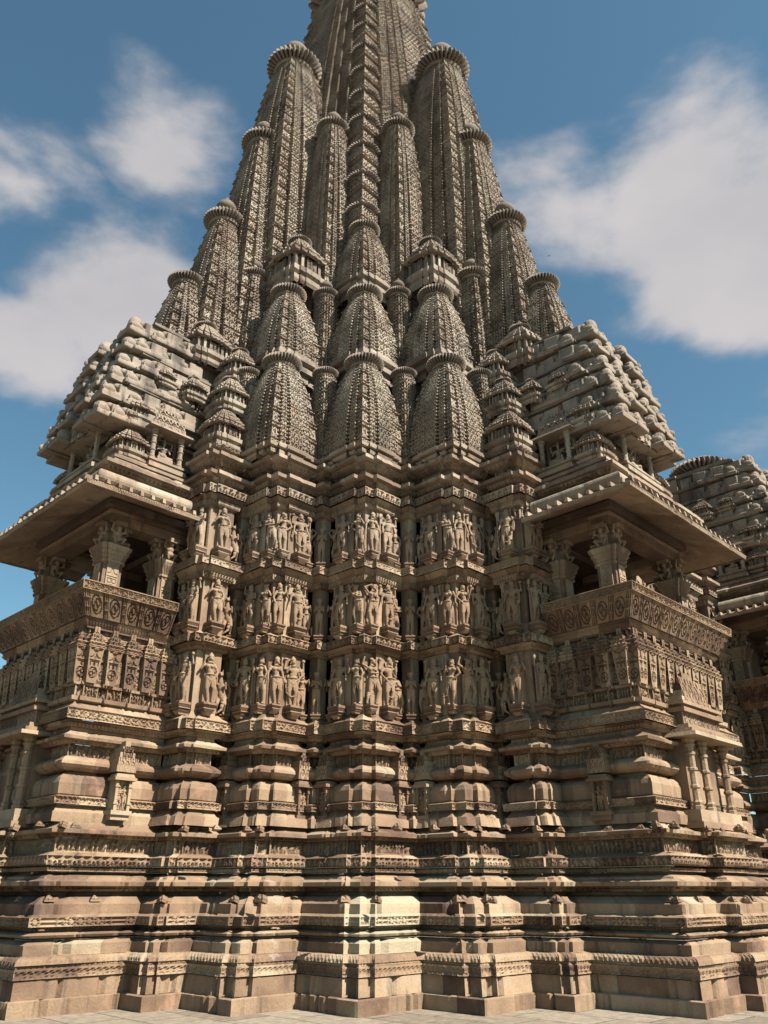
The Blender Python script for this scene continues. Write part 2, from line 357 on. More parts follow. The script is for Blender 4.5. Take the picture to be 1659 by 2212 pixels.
# ------------------------------------------------------------------ the sweep: a stepped plan pushed up a moulding profile, carved by the tiles
def sweep(name, plan, prof, parent, mat=None, pat=None, tw=.15, amp=.02, dz=.03, ds=.03, closed=False, shift=None, scale=None,
          edges=None, pale=(), rib=None, block=.7, joint=True, margin=.02, seed=0, capz=False, pz=None, smooth=False, coarse=None, center=(0, 0), erode=0.):
    """plan: (U,V) vertices, left to right seen from outside; prof: [(z, o)] ; shift(z)->array per edge; scale(z) scales the plan about center"""
    mat = mat or M_ST
    P = np.array(plan, float); n = len(P); ne = n if closed else n-1
    A = P[:ne]; B = np.roll(P, -1, 0)[:ne]
    d = B-A; isU = np.abs(d[:, 0]) < 1e-9            # edge with constant U
    sgn = np.where(isU, np.sign(d[:, 1]), -np.sign(d[:, 0]))
    # z samples
    zs = []; os_ = []
    for (z0, o0), (z1, o1) in zip(prof[:-1], prof[1:]):
        k = max(1, int(math.ceil(math.hypot(z1-z0, o1-o0)/dz)))
        for i in range(k): zs.append(z0+(z1-z0)*i/k); os_.append(o0+(o1-o0)*i/k)
    zs.append(prof[-1][0]); os_.append(prof[-1][1]); zs = np.array(zs); os_ = np.array(os_); nz = len(zs)
    sc = np.ones(nz) if scale is None else np.array([scale(z) for z in zs])
    const = np.where(isU, A[:, 0], A[:, 1])
    C = const[None, :]*sc[:, None]+sgn[None, :]*os_[:, None]
    if shift is not None: C = C+np.array([shift(z) for z in zs])
    if rib is not None: C = C+sgn[None, :]*rib(zs, ne)     # per edge relief depending on z only
    V = np.zeros((nz, n, 2))
    for i in range(n):
        for e in ((i-1) if (closed or i > 0) else None, i if (closed or i < n-1) else None):
            if e is None: continue
            e %= ne
            V[:, i, 0 if isU[e] else 1] = C[:, e]
        if not closed and i in (0, n-1):
            e = 0 if i == 0 else ne-1
            V[:, i, 1 if isU[e] else 0] = P[i, 1 if isU[e] else 0]*sc
    zp0, zp1 = pz if pz else (prof[0][0], prof[-1][0])
    verts = []; faces = []; blks = []; off = 0
    r0 = np.random.default_rng(seed+int(abs(prof[0][0])*1000) % 9973)
    for e in range(ne):
        if edges is not None and e not in edges: continue
        a = V[:, e]; b = V[:, (e+1) % n]
        Lm = np.abs(b-a).sum(1); L0 = float(Lm.max())
        if L0 < 1e-6: continue
        dse = ds if coarse is None or not coarse(e) else .2
        k = max(1, int(math.ceil(L0/dse))); t = np.linspace(0, 1, k+1)
        if pat and L0 > .12 and k < 4: k = 4; t = np.linspace(0, 1, 5)
        pos = a[:, None, :]+(b-a)[:, None, :]*t[None, :, None]
        H = np.zeros((nz, k+1)); s = t[None, :]*Lm[:, None]
        pp = pat(e) if callable(pat) else pat
        inside = (s > margin) & (s < Lm[:, None]-margin)
        if pp and L0 > .1:
            w_ = TW.get(pp, tw)
            if pp in TW: tx = np.broadcast_to((t*L0/w_+(e*.37) % 1)[None, :], (nz, k+1))
            else:
                nt_ = max(1, round(L0/w_)); m0 = min(.4, margin/L0); tx = np.broadcast_to(((np.clip(t, m0, 1-m0)-m0)/(1-2*m0)*nt_*.99999)[None, :], (nz, k+1))
            ty = ((zs-zp0)/(zp1-zp0))
            if scale is not None or (zp1-zp0) > 2.2*w_*1.5 and pp in ('gav',):
                ty = (zs-zp0)/(tw*1.05) % 1
            H += sample(pp, tx, np.broadcast_to(np.clip(ty, 0, .9999)[:, None], (nz, k+1)))*amp*inside
        # vertical joints between the blocks
        nb = max(1, int(round(L0/(block*r0.uniform(.75, 1.3))))); cuts = np.sort((np.arange(1, nb)+r0.uniform(-.25, .25, nb-1))/nb) if nb > 1 else np.array([])
        bid = np.searchsorted(cuts, (t[:-1]+t[1:])/2)
        if joint and len(cuts):
            for c in cuts:
                dd = np.abs(t-c)*L0; H -= ((dd < dse*.6)*.012)[None, :]*inside
        if erode and L0 > .15:
            xx = t*L0+e*5.3; q1 = np.sin(xx*7.1+e*2.3+seed)*np.sin(xx*3.3+1.7*seed)+.5*np.sin(xx*17.+e)*np.sin(xx*11.+seed)+.25*r0.normal(size=k+1)
            H -= erode*np.clip(q1-.55, 0, .8)[None, :]*inside
            bo = r0.normal(0, .006, nb)[bid]; bo = np.append(bo, bo[-1]); H += bo[None, :]*inside
        nrm = np.array([sgn[e], 0]) if isU[e] else np.array([0, sgn[e]])
        pos = pos+H[:, :, None]*nrm
        x = (pos[..., 1]-pos[..., 0])*Q; y = Y0-(pos[..., 0]+pos[..., 1])*Q
        if center != (0, 0):   # spires: the plan is local to the centre
            x = (pos[..., 1]-pos[..., 0])*Q; y = -(pos[..., 0]+pos[..., 1])*Q
        vv = np.stack([x, y, np.broadcast_to(zs[:, None], x.shape)], -1).reshape(-1, 3)
        ii = np.arange(nz-1)[:, None]*(k+1)+np.arange(k)[None, :]
        f = np.stack([ii, ii+1, ii+k+2, ii+k+1], -1).reshape(-1, 4)+off
        rb = r0.random((nb, 3))
        if e in pale: rb[:, 2] = 2.
        bb = np.broadcast_to(rb[bid][None, :, :], (nz-1, k, 3)).copy()
        if scale is not None:   # courses of the spire: tint by course too
            ci = ((zs[:-1]-zs[0])/.42+e*.37).astype(int); rc = r0.random((ci.max()+2, 3)); bb = .5*bb+.5*rc[ci][:, None, :]; bb = np.broadcast_to(bb, (nz-1, k, 3))
        verts.append(vv); faces.append(f); blks.append(bb.reshape(-1, 3)); off += len(vv)
    if capz and closed:
        pos = V[-1]; x = (pos[:, 1]-pos[:, 0])*Q; y = -(pos[:, 0]+pos[:, 1])*Q + (Y0 if center == (0, 0) else 0)
        vv = np.stack([x, y, np.full(n, zs[-1])], -1); c = vv.mean(0); vv = np.vstack([vv, c]); 
        f = np.array([[off+i, off+(i+1) % n, off+n, off+n] for i in range(n)])
        # degenerate quads avoided: build as triangles split in two
        vv = np.vstack([vv, (vv[:n]+np.roll(vv[:n], -1, 0))/2])
        f = np.array([[off+i, off+n+1+i, off+n, off+n+1+(i-1) % n] for i in range(n)])
        verts.append(vv); faces.append(f); blks.append(np.tile(r0.random(3), (n, 1)))
    return mesh_obj(name, np.concatenate(verts), np.concatenate(faces), mat, parent, np.concatenate(blks), smooth)

# ------------------------------------------------------------------ ground
def ground():
    nx, ny = 30, 34; mb = MB(); r = random.Random(5)
    v = [(-200, -150, 0), (200, -150, 0), (200, 250, 0), (-200, 250, 0)]
    o = mesh_obj('paved_ground', np.array(v), [[0, 1, 2, 3]], M_PAVE); o['kind'] = 'structure'
    return o
def pave_mat():
    m = bpy.data.materials.new("paving_stone"); m.use_nodes = True; nt = m.node_tree; N = nt.nodes; L = nt.links
    b = N['Principled BSDF']; b.inputs['Roughness'].default_value = .9
    tc = N.new('ShaderNodeNewGeometry'); mp = N.new('ShaderNodeMapping'); mp.inputs['Rotation'].default_value = (0, 0, R(45)); L.new(tc.outputs['Position'], mp.inputs[0])
    br = N.new('ShaderNodeTexBrick'); br.inputs['Scale'].default_value = 1; br.inputs['Brick Width'].default_value = 1.25; br.inputs['Row Height'].default_value = .8
    br.inputs['Mortar Size'].default_value = .012; br.inputs['Color1'].default_value = (.15, .12, .088, 1); br.inputs['Color2'].default_value = (.22, .185, .14, 1); br.inputs['Mortar'].default_value = (.03, .024, .018, 1)
    br.offset = .37
    nz = N.new('ShaderNodeTexNoise'); nz.inputs['Scale'].default_value = .5; nz.inputs['Detail'].default_value = 3
    ad = N.new('ShaderNodeVectorMath'); ad.operation = 'MULTIPLY_ADD'; L.new(nz.outputs['Color'], ad.inputs[0]); ad.inputs[1].default_value = (.12, .12, 0); L.new(mp.outputs[0], ad.inputs[2]); L.new(mp.outputs[0], nz.inputs[0])
    L.new(ad.outputs[0], br.inputs['Vector'])
    n2 = N.new('ShaderNodeTexNoise'); n2.inputs['Scale'].default_value = 6; n2.inputs['Detail'].default_value = 8; n2.inputs['Roughness'].default_value = .7; L.new(mp.outputs[0], n2.inputs[0])
    mx = N.new('ShaderNodeMixRGB'); mx.blend_type = 'MULTIPLY'; mx.inputs[0].default_value = 1; L.new(br.outputs['Color'], mx.inputs[1])
    cr = N.new('ShaderNodeValToRGB'); cr.color_ramp.elements[0].color = (.55, .53, .5, 1); cr.color_ramp.elements[1].color = (1.3, 1.3, 1.3, 1); cr.color_ramp.elements[0].position = .3; cr.color_ramp.elements[1].position = .7
    L.new(n2.outputs['Fac'], cr.inputs[0]); L.new(cr.outputs[0], mx.inputs[2]); L.new(mx.outputs[0], b.inputs['Base Color'])
    bp = N.new('ShaderNodeBump'); bp.inputs['Strength'].default_value = .4; bp.inputs['Distance'].default_value = .03; L.new(n2.outputs['Fac'], bp.inputs['Height']); L.new(bp.outputs[0], b.inputs['Normal'])
    return m
M_PAVE = pave_mat(); GROUND = ground()

TEMPLE = empty('temple', (0, Y0, 0)); TEMPLE['label'] = 'tall carved sandstone temple of many clustered spires, with two pillared balconies and bands of statues'; TEMPLE['category'] = 'temple'
TEMPLE.location = (0, 0, 0)

# ------------------------------------------------------------------ the high base (z 0 .. 2.66): plan, left to right
NO, NL = .105, .235     # depth and length of the small notch at the corner of each bay
def bay_corner(c, d, no=NO, nl=NL):
    """notched corner of a bay whose full corner would be (c,d)"""
    return [(c, d-no-nl), (c-no, d-no-nl), (c-no, d-no), (c-no-nl, d-no), (c-no-nl, d)]
LOWR = [(2.70, 4.087)]+bay_corner(2.70, 5.27)+[(1.414, 5.27)]+bay_corner(1.414, 5.95, .06, .13)+[(.792, 5.95), (.792, 7.68), (-.58, 7.68), (-.58, 7.93), (-2.92, 7.93), (-2.92, 7.68), (-4.29, 7.68), (-4.29, 5.95), (-4.95, 5.95), (-4.95, 5.3), (-6.2, 5.3), (-6.2, 7.68), (-9.6, 7.68), (-9.6, 5)]
LOWM = bay_corner(4.087, 4.087)
LOW = [(v, u) for u, v in LOWR[::-1]]+LOWM+LOWR
SLABR = [(2.70, 4.087), (2.70, 5.27), (1.414, 5.27), (1.414, 5.95), (.792, 5.95)]+LOWR[LOWR.index((.792, 7.68)):]
SLAB = [(v, u) for u, v in SLABR[::-1]]+[(4.087, 4.087)]+SLABR
def edge_info(plan):
    out = []
    for (a, b), (c, d) in zip(plan[:-1], plan[1:]):
        out.append((abs(a-c) < 1e-9, (a+c)/2, (b+d)/2))
    return out
def make_shift(plan, ztab=None):
    """the bays between the two balconies lean back from the balcony line as the base rises"""
    zt = [0, .22, .6, 1.4, 2.3, 2.9, 3.5, 4.5]; st = [0, 0, .1, .2, .48, .68, .72, .75]
    inf = edge_info(plan); mask = []
    for isU, u, v in inf:
        g = 1.
        if isU and (abs(u-plan_bal(plan)) < 1e-6 or u < plan_bal(plan)): g = 0.      # right balcony side and beyond
        if isU and u > 5.96 and v < 1: g = 0.
        if (not isU) and v > 5.96: g = 0.
        if (not isU) and (v < plan_bal(plan)+1e-6): g = 0.
        if isU and u > 5.96: g = 0.
        if (not isU) and u < plan_bal(plan)-.01: g = 0.
        if isU and v < plan_bal(plan)-.01: g = 0.
        if g and ((not isU and v > 5.5) or (isU and u > 5.5) or (isU and abs(u-1.414) < .2 and v > 5.3) or (not isU and abs(v-1.414) < .2 and u > 5.3)): g = .35
        mask.append(g)
    mask = np.array(mask)
    return lambda z: -mask*np.interp(z, zt, st)*Q
def plan_bal(plan): return .792
# course: name, pattern, tile width, amp, [(z, corner Y)]
def yo(lst, ref=13.18): return [(z, -(y-ref)*Q) for z, y in lst]
COURSES = [
 ('foundation_course', None, 1, 0, [(-.05, 13.16), (.20, 13.15), (.215, 13.2), (.215, 13.24)], SLAB),
 ('block_course', None, 1, 0, [(.215, 13.24), (.455, 13.24), (.46, 13.30)], None),
 ('arched_band', 'arcs', .22, .032, [(.46, 13.30), (.47, 13.19), (.60, 13.19)], None),
 ('bead_band', 'beads', .045, .012, [(.60, 13.19), (.605, 13.22), (.645, 13.22), (.65, 13.19)], None),
 ('fluted_moulding', 'rope', .09, .02, [(.65, 13.17), (.70, 13.19), (.735, 13.25), (.755, 13.36)], None),
 ('block_course', None, 1, 0, [(.755, 13.36), (.76, 13.40), (.90, 13.38), (.91, 13.42), (.955, 13.56)], None),
 ('ledge', None, 1, 0, [(.955, 13.66), (.985, 13.66), (.99, 13.44), (1.025, 13.40), (1.06, 13.60), (1.065, 13.74), (1.10, 13.74)], None),
 ('tooth_band', 'teeth', .06, .03, [(1.10, 13.70), (1.105, 13.58), (1.135, 13.56)], None),
 ('flower_band', 'flower', .15, .03, [(1.135, 13.44), (1.26, 13.43)], None),
 ('block_course', None, 1, 0, [(1.26, 13.43), (1.29, 13.52), (1.30, 13.56), (1.44, 13.55), (1.45, 13.58), (1.54, 13.80), (1.55, 13.88), (1.57, 14.02), (1.61, 14.06)], None),
 ('curl_band', 'curl', .10, .06, [(1.61, 14.0), (1.62, 13.82), (1.69, 13.78)], None),
 ('cornice', None, 1, 0, [(1.69, 13.80), (1.70, 13.60), (1.76, 13.58), (1.80, 13.74), (1.83, 13.76), (1.87, 13.98), (1.875, 14.12), (1.905, 14.12)], None),
 ('dotted_band', 'dots', .07, .02, [(1.905, 14.10), (1.91, 13.84), (1.965, 13.83), (1.97, 14.0), (1.99, 14.0)], None),
 ('leaf_band', 'leaf', .16, .05, [(1.99, 13.95), (2.00, 13.73), (2.135, 13.73)], None),
 ('ledge', None, 1, 0, [(2.135, 13.73), (2.19, 13.93)], None),
 ('procession_frieze', 'people', 1, .07, [(2.19, 13.95), (2.195, 13.99), (2.41, 13.99)], None),
 ('curl_band', 'curl', .08, .05, [(2.41, 14.02), (2.42, 13.92), (2.47, 13.90)], None),
 ('cornice', None, 1, 0, [(2.47, 13.90), (2.475, 13.76), (2.53, 13.75), (2.55, 13.90), (2.62, 14.12), (2.66, 14.16)], None),
]
MIDE = [i for i, (isU, u, v) in enumerate(edge_info(LOW)) if (isU and v > 3.3 and v < 4.3 and u > 3.2) or (not isU and u > 2.8 and v > 3.2 and v < 4.3)]
for k, (nm, pt, tw_, am, pr, pl) in enumerate(COURSES):
    pl = pl or LOW
    pr = yo(pr)
    d = .02 if pt in ('people',) else (.025 if pt else .05)
    if pt in ('dots', 'beads', 'teeth'): d = .015
    sweep(nm, pl, pr, TEMPLE, pat=pt, tw=tw_, amp=am, dz=d if pt else .05, ds=d, shift=make_shift(pl), pale=(MIDE if .74 < pr[0][0] < 1.6 else ()), seed=k*13, block=.6 if k in (0, 1) else .8, erode=.10 if not pt else .012, pz=(pr[-2][0], pr[-1][0]) if pt in ('arcs',) else None)

def leaf_ornaments(plan, z, cornerY, sh, sp, size, parent, seed=0, ref=13.18, y0=None):
    global _leaf
    if '_leaf' not in globals():
        b = MB()
        def pr_(w0, h0, y_, d_): b.add(*box8(-w0, y_, 0, w0, y_+d_, h0))
        for k, (w0, h0) in enumerate(((.5, .16), (.40, .30), (.27, .46), (.13, .60))): pr_(w0, h0, -.30+.05*k, .55)
        b.ell((0, -.28, .28), (.13, .08, .13), 8, 6)
        o = b.build('leaf_ornament', M_ST); _leaf = o.data; bpy.data.objects.remove(o)
    r = random.Random(seed); P = np.array(plan, float); n = len(P); s_ = sh(z)
    o_ = -(cornerY-ref)*Q
    for e in range(n-1):
        a, b2 = P[e], P[e+1]; isU = abs(a[0]-b2[0]) < 1e-9; sg = np.sign(b2[1]-a[1]) if isU else -np.sign(b2[0]-a[0]); L0 = abs(b2-a).sum()
        if L0 < .22: continue
        k = max(1, int(L0/sp))
        for i in range(k):
            if r.random() < .12: continue
            p = a+(b2-a)*((i+.5)/k+r.uniform(-.04, .04)); c = sg*o_+s_[e]
            U, V = (p[0]+c, p[1]+(.0)) if isU else (p[0], p[1]+c)
            # follow the lean of the plan along the edge too
            x, y = uv2xy(U, V); o = bpy.data.objects.new('leaf_ornament', _leaf); col.objects.link(o); o.parent = parent
            o.location = (x, y, z); face = (0 if sg > 0 else 180) if not isU else (90 if sg > 0 else 270); o.rotation_euler = (R(-18), 0, R(45)-R(face)); q = size*r.uniform(.85, 1.15); o.scale = (q, q, q)
_lo = [o for o in TEMPLE.children if o.name.startswith('block_course')]; _lc = [o for o in TEMPLE.children if o.name.startswith('cornice')]
leaf_ornaments(LOW, 1.46, 13.66, make_shift(LOW), .62, .17, _lo[-1], 1)
leaf_ornaments(LOW, 2.54, 13.96, make_shift(LOW), .50, .16, _lc[-1], 2)
# ------------------------------------------------------------------ the walls of bays (z 2.66 .. 10.4)
CW = 2.765            # full corner of the middle bay at wall level
def bay_plan(c, d, wl=.875, side=True):
    R_ = [(c-NO, d-NO), (c-NO-NL, d-NO), (c-NO-NL, d), (c-wl, d)]
    if side: R_ += [(c-wl, d-.08), (c-wl-.125, d-.08), (c-wl-.125, d-1.3), (c-wl-.3, d-1.3)]
    L_ = [(c, d-wl), (c, d-NO-NL), (c-NO, d-NO-NL)]
    if side: L_ = [(c-1.3, d-wl-.3), (c-1.3, d-wl-.125), (c-.08, d-wl-.125), (c-.08, d-wl)]+L_
    return L_+R_
def wy(lst): return [(z, (14.30-y)*Q) for z, y in lst]
B_LOWER = [   # from the top of the base to the first statue row
 ('pedestal_course', None, 1, 0, [(2.655, .16), (2.81, .16), (2.82, .13), (2.92, .06), (2.93, .06)]),
 ('scroll_band', 'arcs', .17, .035, [(2.93, .06), (2.935, .16), (3.05, .17), (3.055, .15), (3.08, .07)]),
 ('bell_moulding', None, 1, 0, [(3.08, .07), (3.10, .09), (3.28, .10), (3.36, .07), (3.42, .0), (3.43, -.14)]),
 ('rounded_moulding', None, 1, 0, [(3.43, -.14), (3.475, -.14), (3.49, -.0), (3.53, .08), (3.58, .125), (3.63, .12), (3.69, .05), (3.72, -.01)]),
 ('figure_frieze', 'people2', 1, .05, [(3.72, -.02), (3.925, -.02)]),
 ('curl_band', 'curl', .09, .04, [(3.925, .0), (3.93, .08), (3.985, .09)]),
 ('cornice', None, 1, 0, [(3.985, .09), (3.99, .17), (4.04, .18), (4.06, .13), (4.12, .03), (4.15, .0), (4.20, .0)]),
 ('tooth_band', 'teethd', .075, .05, [(4.20, .0), (4.21, .09), (4.26, .10)]),
]
def wallrow(z0, z1): return ('wall_face', None, 1, 0, [(z0, 0), (z1, 0)])
B_UPPER = [
 ('fluted_underside', 'rope', .07, .02, [(4.26, .10), (4.31, .15)]),
 ('scroll_band', 'scroll', .17, .034, [(4.31, .19), (4.315, .20), (4.495, .20)]),
 ('ledge', None, 1, 0, [(4.495, .20), (4.57, .08), (4.66, 0)]),
 wallrow(4.66, 5.84),
 ('dotted_band', 'dots', .06, .02, [(5.84, 0), (5.85, .07), (5.91, .07)]),
 ('fluted_underside', 'rope', .07, .02, [(5.91, .07), (5.96, .16)]),
 ('leaf_band', 'leaf', .17, .045, [(5.96, .19), (6.11, .20)]),
 ('ledge', None, 1, 0, [(6.11, .20), (6.17, .08), (6.22, 0)]),
 wallrow(6.22, 7.29),
 ('tooth_band', 'teethd', .075, .05, [(7.29, 0), (7.30, .10), (7.40, .11)]),
 ('fluted_underside', 'rope', .07, .02, [(7.40, .08), (7.53, .19)]),
 ('scroll_band', 'scroll', .17, .034, [(7.53, .21), (7.535, .22), (7.70, .22)]),
 ('ledge', None, 1, 0, [(7.70, .22), (7.77, .08), (7.80, 0)]),
 wallrow(7.80, 8.90),
 ('dotted_band', 'dots', .06, .02, [(8.90, 0), (8.93, .08), (9.03, .09)]),
 ('fluted_underside', 'rope', .07, .02, [(9.03, .07), (9.13, .17)]),
 ('leaf_band', 'leaf', .17, .045, [(9.13, .21), (9.31, .22)]),
 ('ledge', None, 1, 0, [(9.31, .22), (9.37, .06), (9.43, 0)]),
 ('curl_band', 'curl', .10, .04, [(9.43, 0), (9.46, .10), (9.54, .12)]),
 ('cornice', None, 1, 0, [(9.54, .12), (9.55, .24), (9.63, .24), (9.67, .10), (9.68, 0)]),
 ('diamond_frieze', 'diamond', .15, .05, [(9.68, -.02), (9.88, -.02)]),
 ('curl_band', 'curl', .10, .04, [(9.88, 0), (9.90, .10), (9.99, .14)]),
 ('cornice', None, 1, 0, [(9.99, .14), (10.0, .25), (10.08, .25), (10.14, .12), (10.17, 0), (10.25, 0)]),
 ('curl_band', 'curl', .12, .03, [(10.25, 0), (10.27, .09), (10.36, .11)]),
]
def build_courses(lst, plan, parent, k0=0, shift=None, name_main='carved_bay', mat=None, closed=False, fine=1.):
    main = None; objs = []
    for k, (nm, pt, tw_, am, pr) in enumerate(lst):
        d = {None: .05, 'people2': .02, 'people': .02, 'dots': .016, 'beads': .016}.get(pt, .024)*fine
        o = sweep(nm, plan, pr, parent, mat=mat, pat=pt, tw=tw_, amp=am, dz=d, ds=d, shift=shift, seed=k0+k*7, block=.55, erode=.05 if not pt else .008, closed=closed, joint=nm not in ('rounded_moulding', 'bell_moulding'))
        objs.append(o)
    return objs
cR = (CW-1.30, CW+1.30); 
bays = []
def shift_bay(n): 
    zt = [2.66, 2.9, 3.5, 4.5]; st = [.55, .68, .72, .75]
    return lambda z: np.full(n, -(np.interp(z, zt, st)-.75)*Q)
def one_bay(c, d, side=True, wl=.875):
    pl = bay_plan(c, d, wl, side); x, y = uv2xy(c, d)
    root = empty('carved_bay', (0, 0, 0), TEMPLE)
    build_courses(B_LOWER+B_UPPER, pl, root, k0=int(c*100), shift=shift_bay(len(pl)-1))
    return root
BM = one_bay(CW, CW); BR = one_bay(*cR); BL = one_bay(cR[1], cR[0])
# small bays next to the balconies
def small_plan(c, d):
    return [(c-.62, d-.95), (c-.62, d-.60), (c, d-.60), (c, d-.06-.16), (c-.06, d-.06-.16), (c-.06, d-.06), (c-.06-.16, d-.06), (c-.06-.16, d), (c-.75, d)]
SR_C = (.56, 5.10)
def small_bay(right):
    pl = small_plan(*SR_C)
    if not right: pl = [(v, u) for u, v in pl[::-1]]
    root = empty('carved_bay', (0, 0, 0), TEMPLE)
    build_courses(B_LOWER+B_UPPER, pl, root, k0=77, shift=shift_bay(len(pl)-1)); return root
BSR = small_bay(True); BSL = small_bay(False)
# slender piers in the recesses
def sq(U, V, h): return [(U+h, V-h), (U+h, V+h), (U-h, V+h), (U-h, V-h)]
def pier(U, V, h=.12):
    root = empty('recess_pier', (0, 0, 0), TEMPLE)
    build_courses(B_LOWER+B_UPPER, sq(U, V, h), root, k0=55, closed=True, shift=lambda z: np.full(4, 0.), fine=1.3)
    return root
PIERS = [(CW-1.21, CW+.10), (CW+.10, CW-1.21), (.30, CW+1.30+.02), (CW+1.30+.02, .30)]
PR = [pier(*p) for p in PIERS]
# back wall, middle band tinted dark for indoor shade, behind the recesses and the core of the building
def core():
    c = CW-.62
    A_ = [(CW+2.2, -1.75-1.7), (CW+2.2, -.2), (CW+.4, -.2), (CW+.4, -1.2), (.7, -1.2), (.7, .7), (-1.2, .7), (-1.2, CW+.4), (-.2, CW+.4), (-.2, CW+2.2), (-3.45, CW+2.2), (-3.45, CW+.4), (-4.5, CW+.4)]
    B_ = [(0., -3.45), (0., -3.0), (CW+2.2, -3.0), (CW+2.2, -3.45), (CW+2.2, -3.0)][:0]+[(CW+2.2, -3.45), (CW+2.2, -3.0), (1.5, -3.0), (1.5, -.5), (CW+2.2, -.5)]+A_[1:-4]+[(-.2, CW+2.2), (-.5, CW+2.2), (-.5, 1.5), (-3.0, 1.5), (-3.0, CW+2.2)]+A_[-3:]
    sweep('inner_wall', A_, [(2.5, 0), (6.05, 0)], TEMPLE, dz=.5, ds=.3, joint=False)
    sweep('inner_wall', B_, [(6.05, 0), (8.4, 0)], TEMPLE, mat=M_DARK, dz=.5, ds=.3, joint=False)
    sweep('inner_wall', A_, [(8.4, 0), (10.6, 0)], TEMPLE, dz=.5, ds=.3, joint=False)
    b = MB(); b.box(-3.4, 0, 1.0, 5.2, 5.94, 6.04); b.box(0, 5.2, -3.4, 0, 5.94, 6.04); b.box(-3.4, 0, 1.0, 5.0, 8.4, 8.5); b.box(0, 5.0, -3.4, 0, 8.4, 8.5); b.build('interior_floor', M_DARK, TEMPLE)  # chamber slabs, colour darkened to stand for the unlit inside
core()

# ------------------------------------------------------------------ spires
CC = .88
def spire_plan(g=.05, ribs=((.36, .60, .95),), cc=CC, gd=.16):
    """face, ribs (start, end, distance) and corner piece separated by deep grooves of width g"""
    q = []; cl = []; prev = 1.
    q.append((1, ribs[0][0]-g)); cl_in = []
    seq = [('face', 1., ribs[0][0]-g)]
    for k, (a, b, d) in enumerate(ribs): seq.append(('rib', d, b))
    seq.append(('corner', cc, cc))
    pts = []; cls = []
    for k, (nm, d, end) in enumerate(seq[:-1]):
        nxt = seq[k+1]; gb = min(d, nxt[1])-gd*.75
        pts += [(d, end), (gb, end), (gb, end+g), (nxt[1], end+g)]; cls += ['riser', 'groove', 'riser', 'rib' if nxt[0] == 'rib' else 'corner']
    pts.append((cc, cc)); cls.append('corner')
    half = pts; n = len(half)
    full = half+[(b, a) for a, b in half[:-1][::-1]]
    # class of the edge starting at each vertex
    c2 = cls[:n-1]+['corner']+cls[:n-1][::-1][1:]+['face']
    out = []; oc = []
    for k in range(4):
        for (u, v), c in zip(full, c2):
            for _ in range(k): u, v = -v, u
            out.append((u, v)); oc.append(c)
    return out, oc
SPL, SPC = spire_plan()
PL_BELL = spire_plan(.07, ((.34, .585, .94),), gd=.26)
PL_TALL = spire_plan(.06, ((.34, .585, .94),), gd=.24)
PL_MAIN = spire_plan(.022, ((.22, .34, .98), (.365, .475, .95), (.50, .635, .92)), gd=.13)
def ecls(e): return SPC[e % len(SPC)]
def chev(z, per, a): 
    f = (z/per) % 1; return np.where(f < .5, a, -a)
SPIRES = {}
def spire(name, x, y, z0, z1, wb, wt, p, parent, disc=.4, cell=.13, seed=0, finial=True, reuse=None, bands=.36, res=.024, mat=None, back=True, foot=True, camp=.06, plan=None):
    """curved spire on the stepped plan: wb, wt = distance centre -> corner rib at foot and top"""
    PLN, CLS = plan or PL_BELL
    kk = 1/(CC*math.sqrt(2))
    rb, rt = wb*kk, wt*kk; H = z1-z0
    if reuse is None:
        sc = lambda z: rt+(rb-rt)*(1-max(0, min(1, z/H))**p)
        def rib(zs, ne):
            out = np.zeros((len(zs), ne)); a = .016+.010*rb; per = .10 if rb < 1.2 else .13
            for e in range(ne):
                c = CLS[e]
                if c == 'corner':
                    f = (zs/bands) % 1
                    out[:, e] = np.where(f < .12, .035, np.where(f < .24, -.045, np.where(f < .30, .03, np.where(f > .92, -.03, 0))))*(.7+.35*rb)
                elif c == 'rib': out[:, e] = chev(zs, per, a*.35)
                elif c == 'riser': out[:, e] = chev(zs, per, a*.9)
                elif c == 'face': out[:, e] = np.where((zs/(bands*1.3)) % 1 < .06, -.035, 0)
            return out
        def pat(e):
            c = CLS[e]; return 'gav' if c in ('corner', 'rib', 'face') else None
        # quadrants: k=0 corner (+U,+V) faces the camera; k=2 is the back one
        coarse = lambda e: 17 <= e < 16+33
        o = sweep(name, PLN, [(0, 0), (H, 0)], parent, mat=mat, pat=pat, tw=cell, amp=camp, dz=res, ds=res, closed=True, scale=sc, rib=rib, seed=seed, joint=False,
                  margin=.015, capz=True, center=(1, 1), coarse=lambda e: len(PLN)//2-2 <= e < len(PLN)*3//4-2)
        o.location = (x, y, z0)
    else:
        o = bpy.data.objects.new(name, reuse.data); col.objects.link(o); o.parent = parent; o.location = (x, y, z0)
    if foot:
        pl = [(a*rb, b*rb) for a, b in SPL]
        sweep('spire_foot', pl, [(-.24, -.10), (-.22, -.02), (-.15, .0), (-.14, -.05), (-.10, -.05), (-.09, .045), (-.02, .055), (.0, .03), (.02, .02), (.03, -.02)], o, dz=.03, ds=.03, closed=True, center=(1, 1), joint=False, pat='rope', tw=.06, amp=.015)
    # ribbed disc and pot on top
    if disc:
        d = ribbed_disc(o); d.location = (0, 0, H+disc*.16); d.scale = (disc*1.08, disc*1.08, disc*1.40)
        if finial: f = pot(o); f.location = (0, 0, H+disc*1.1); f.scale = (disc*1.5,)*3
    return o
_disc = None; _pot = None
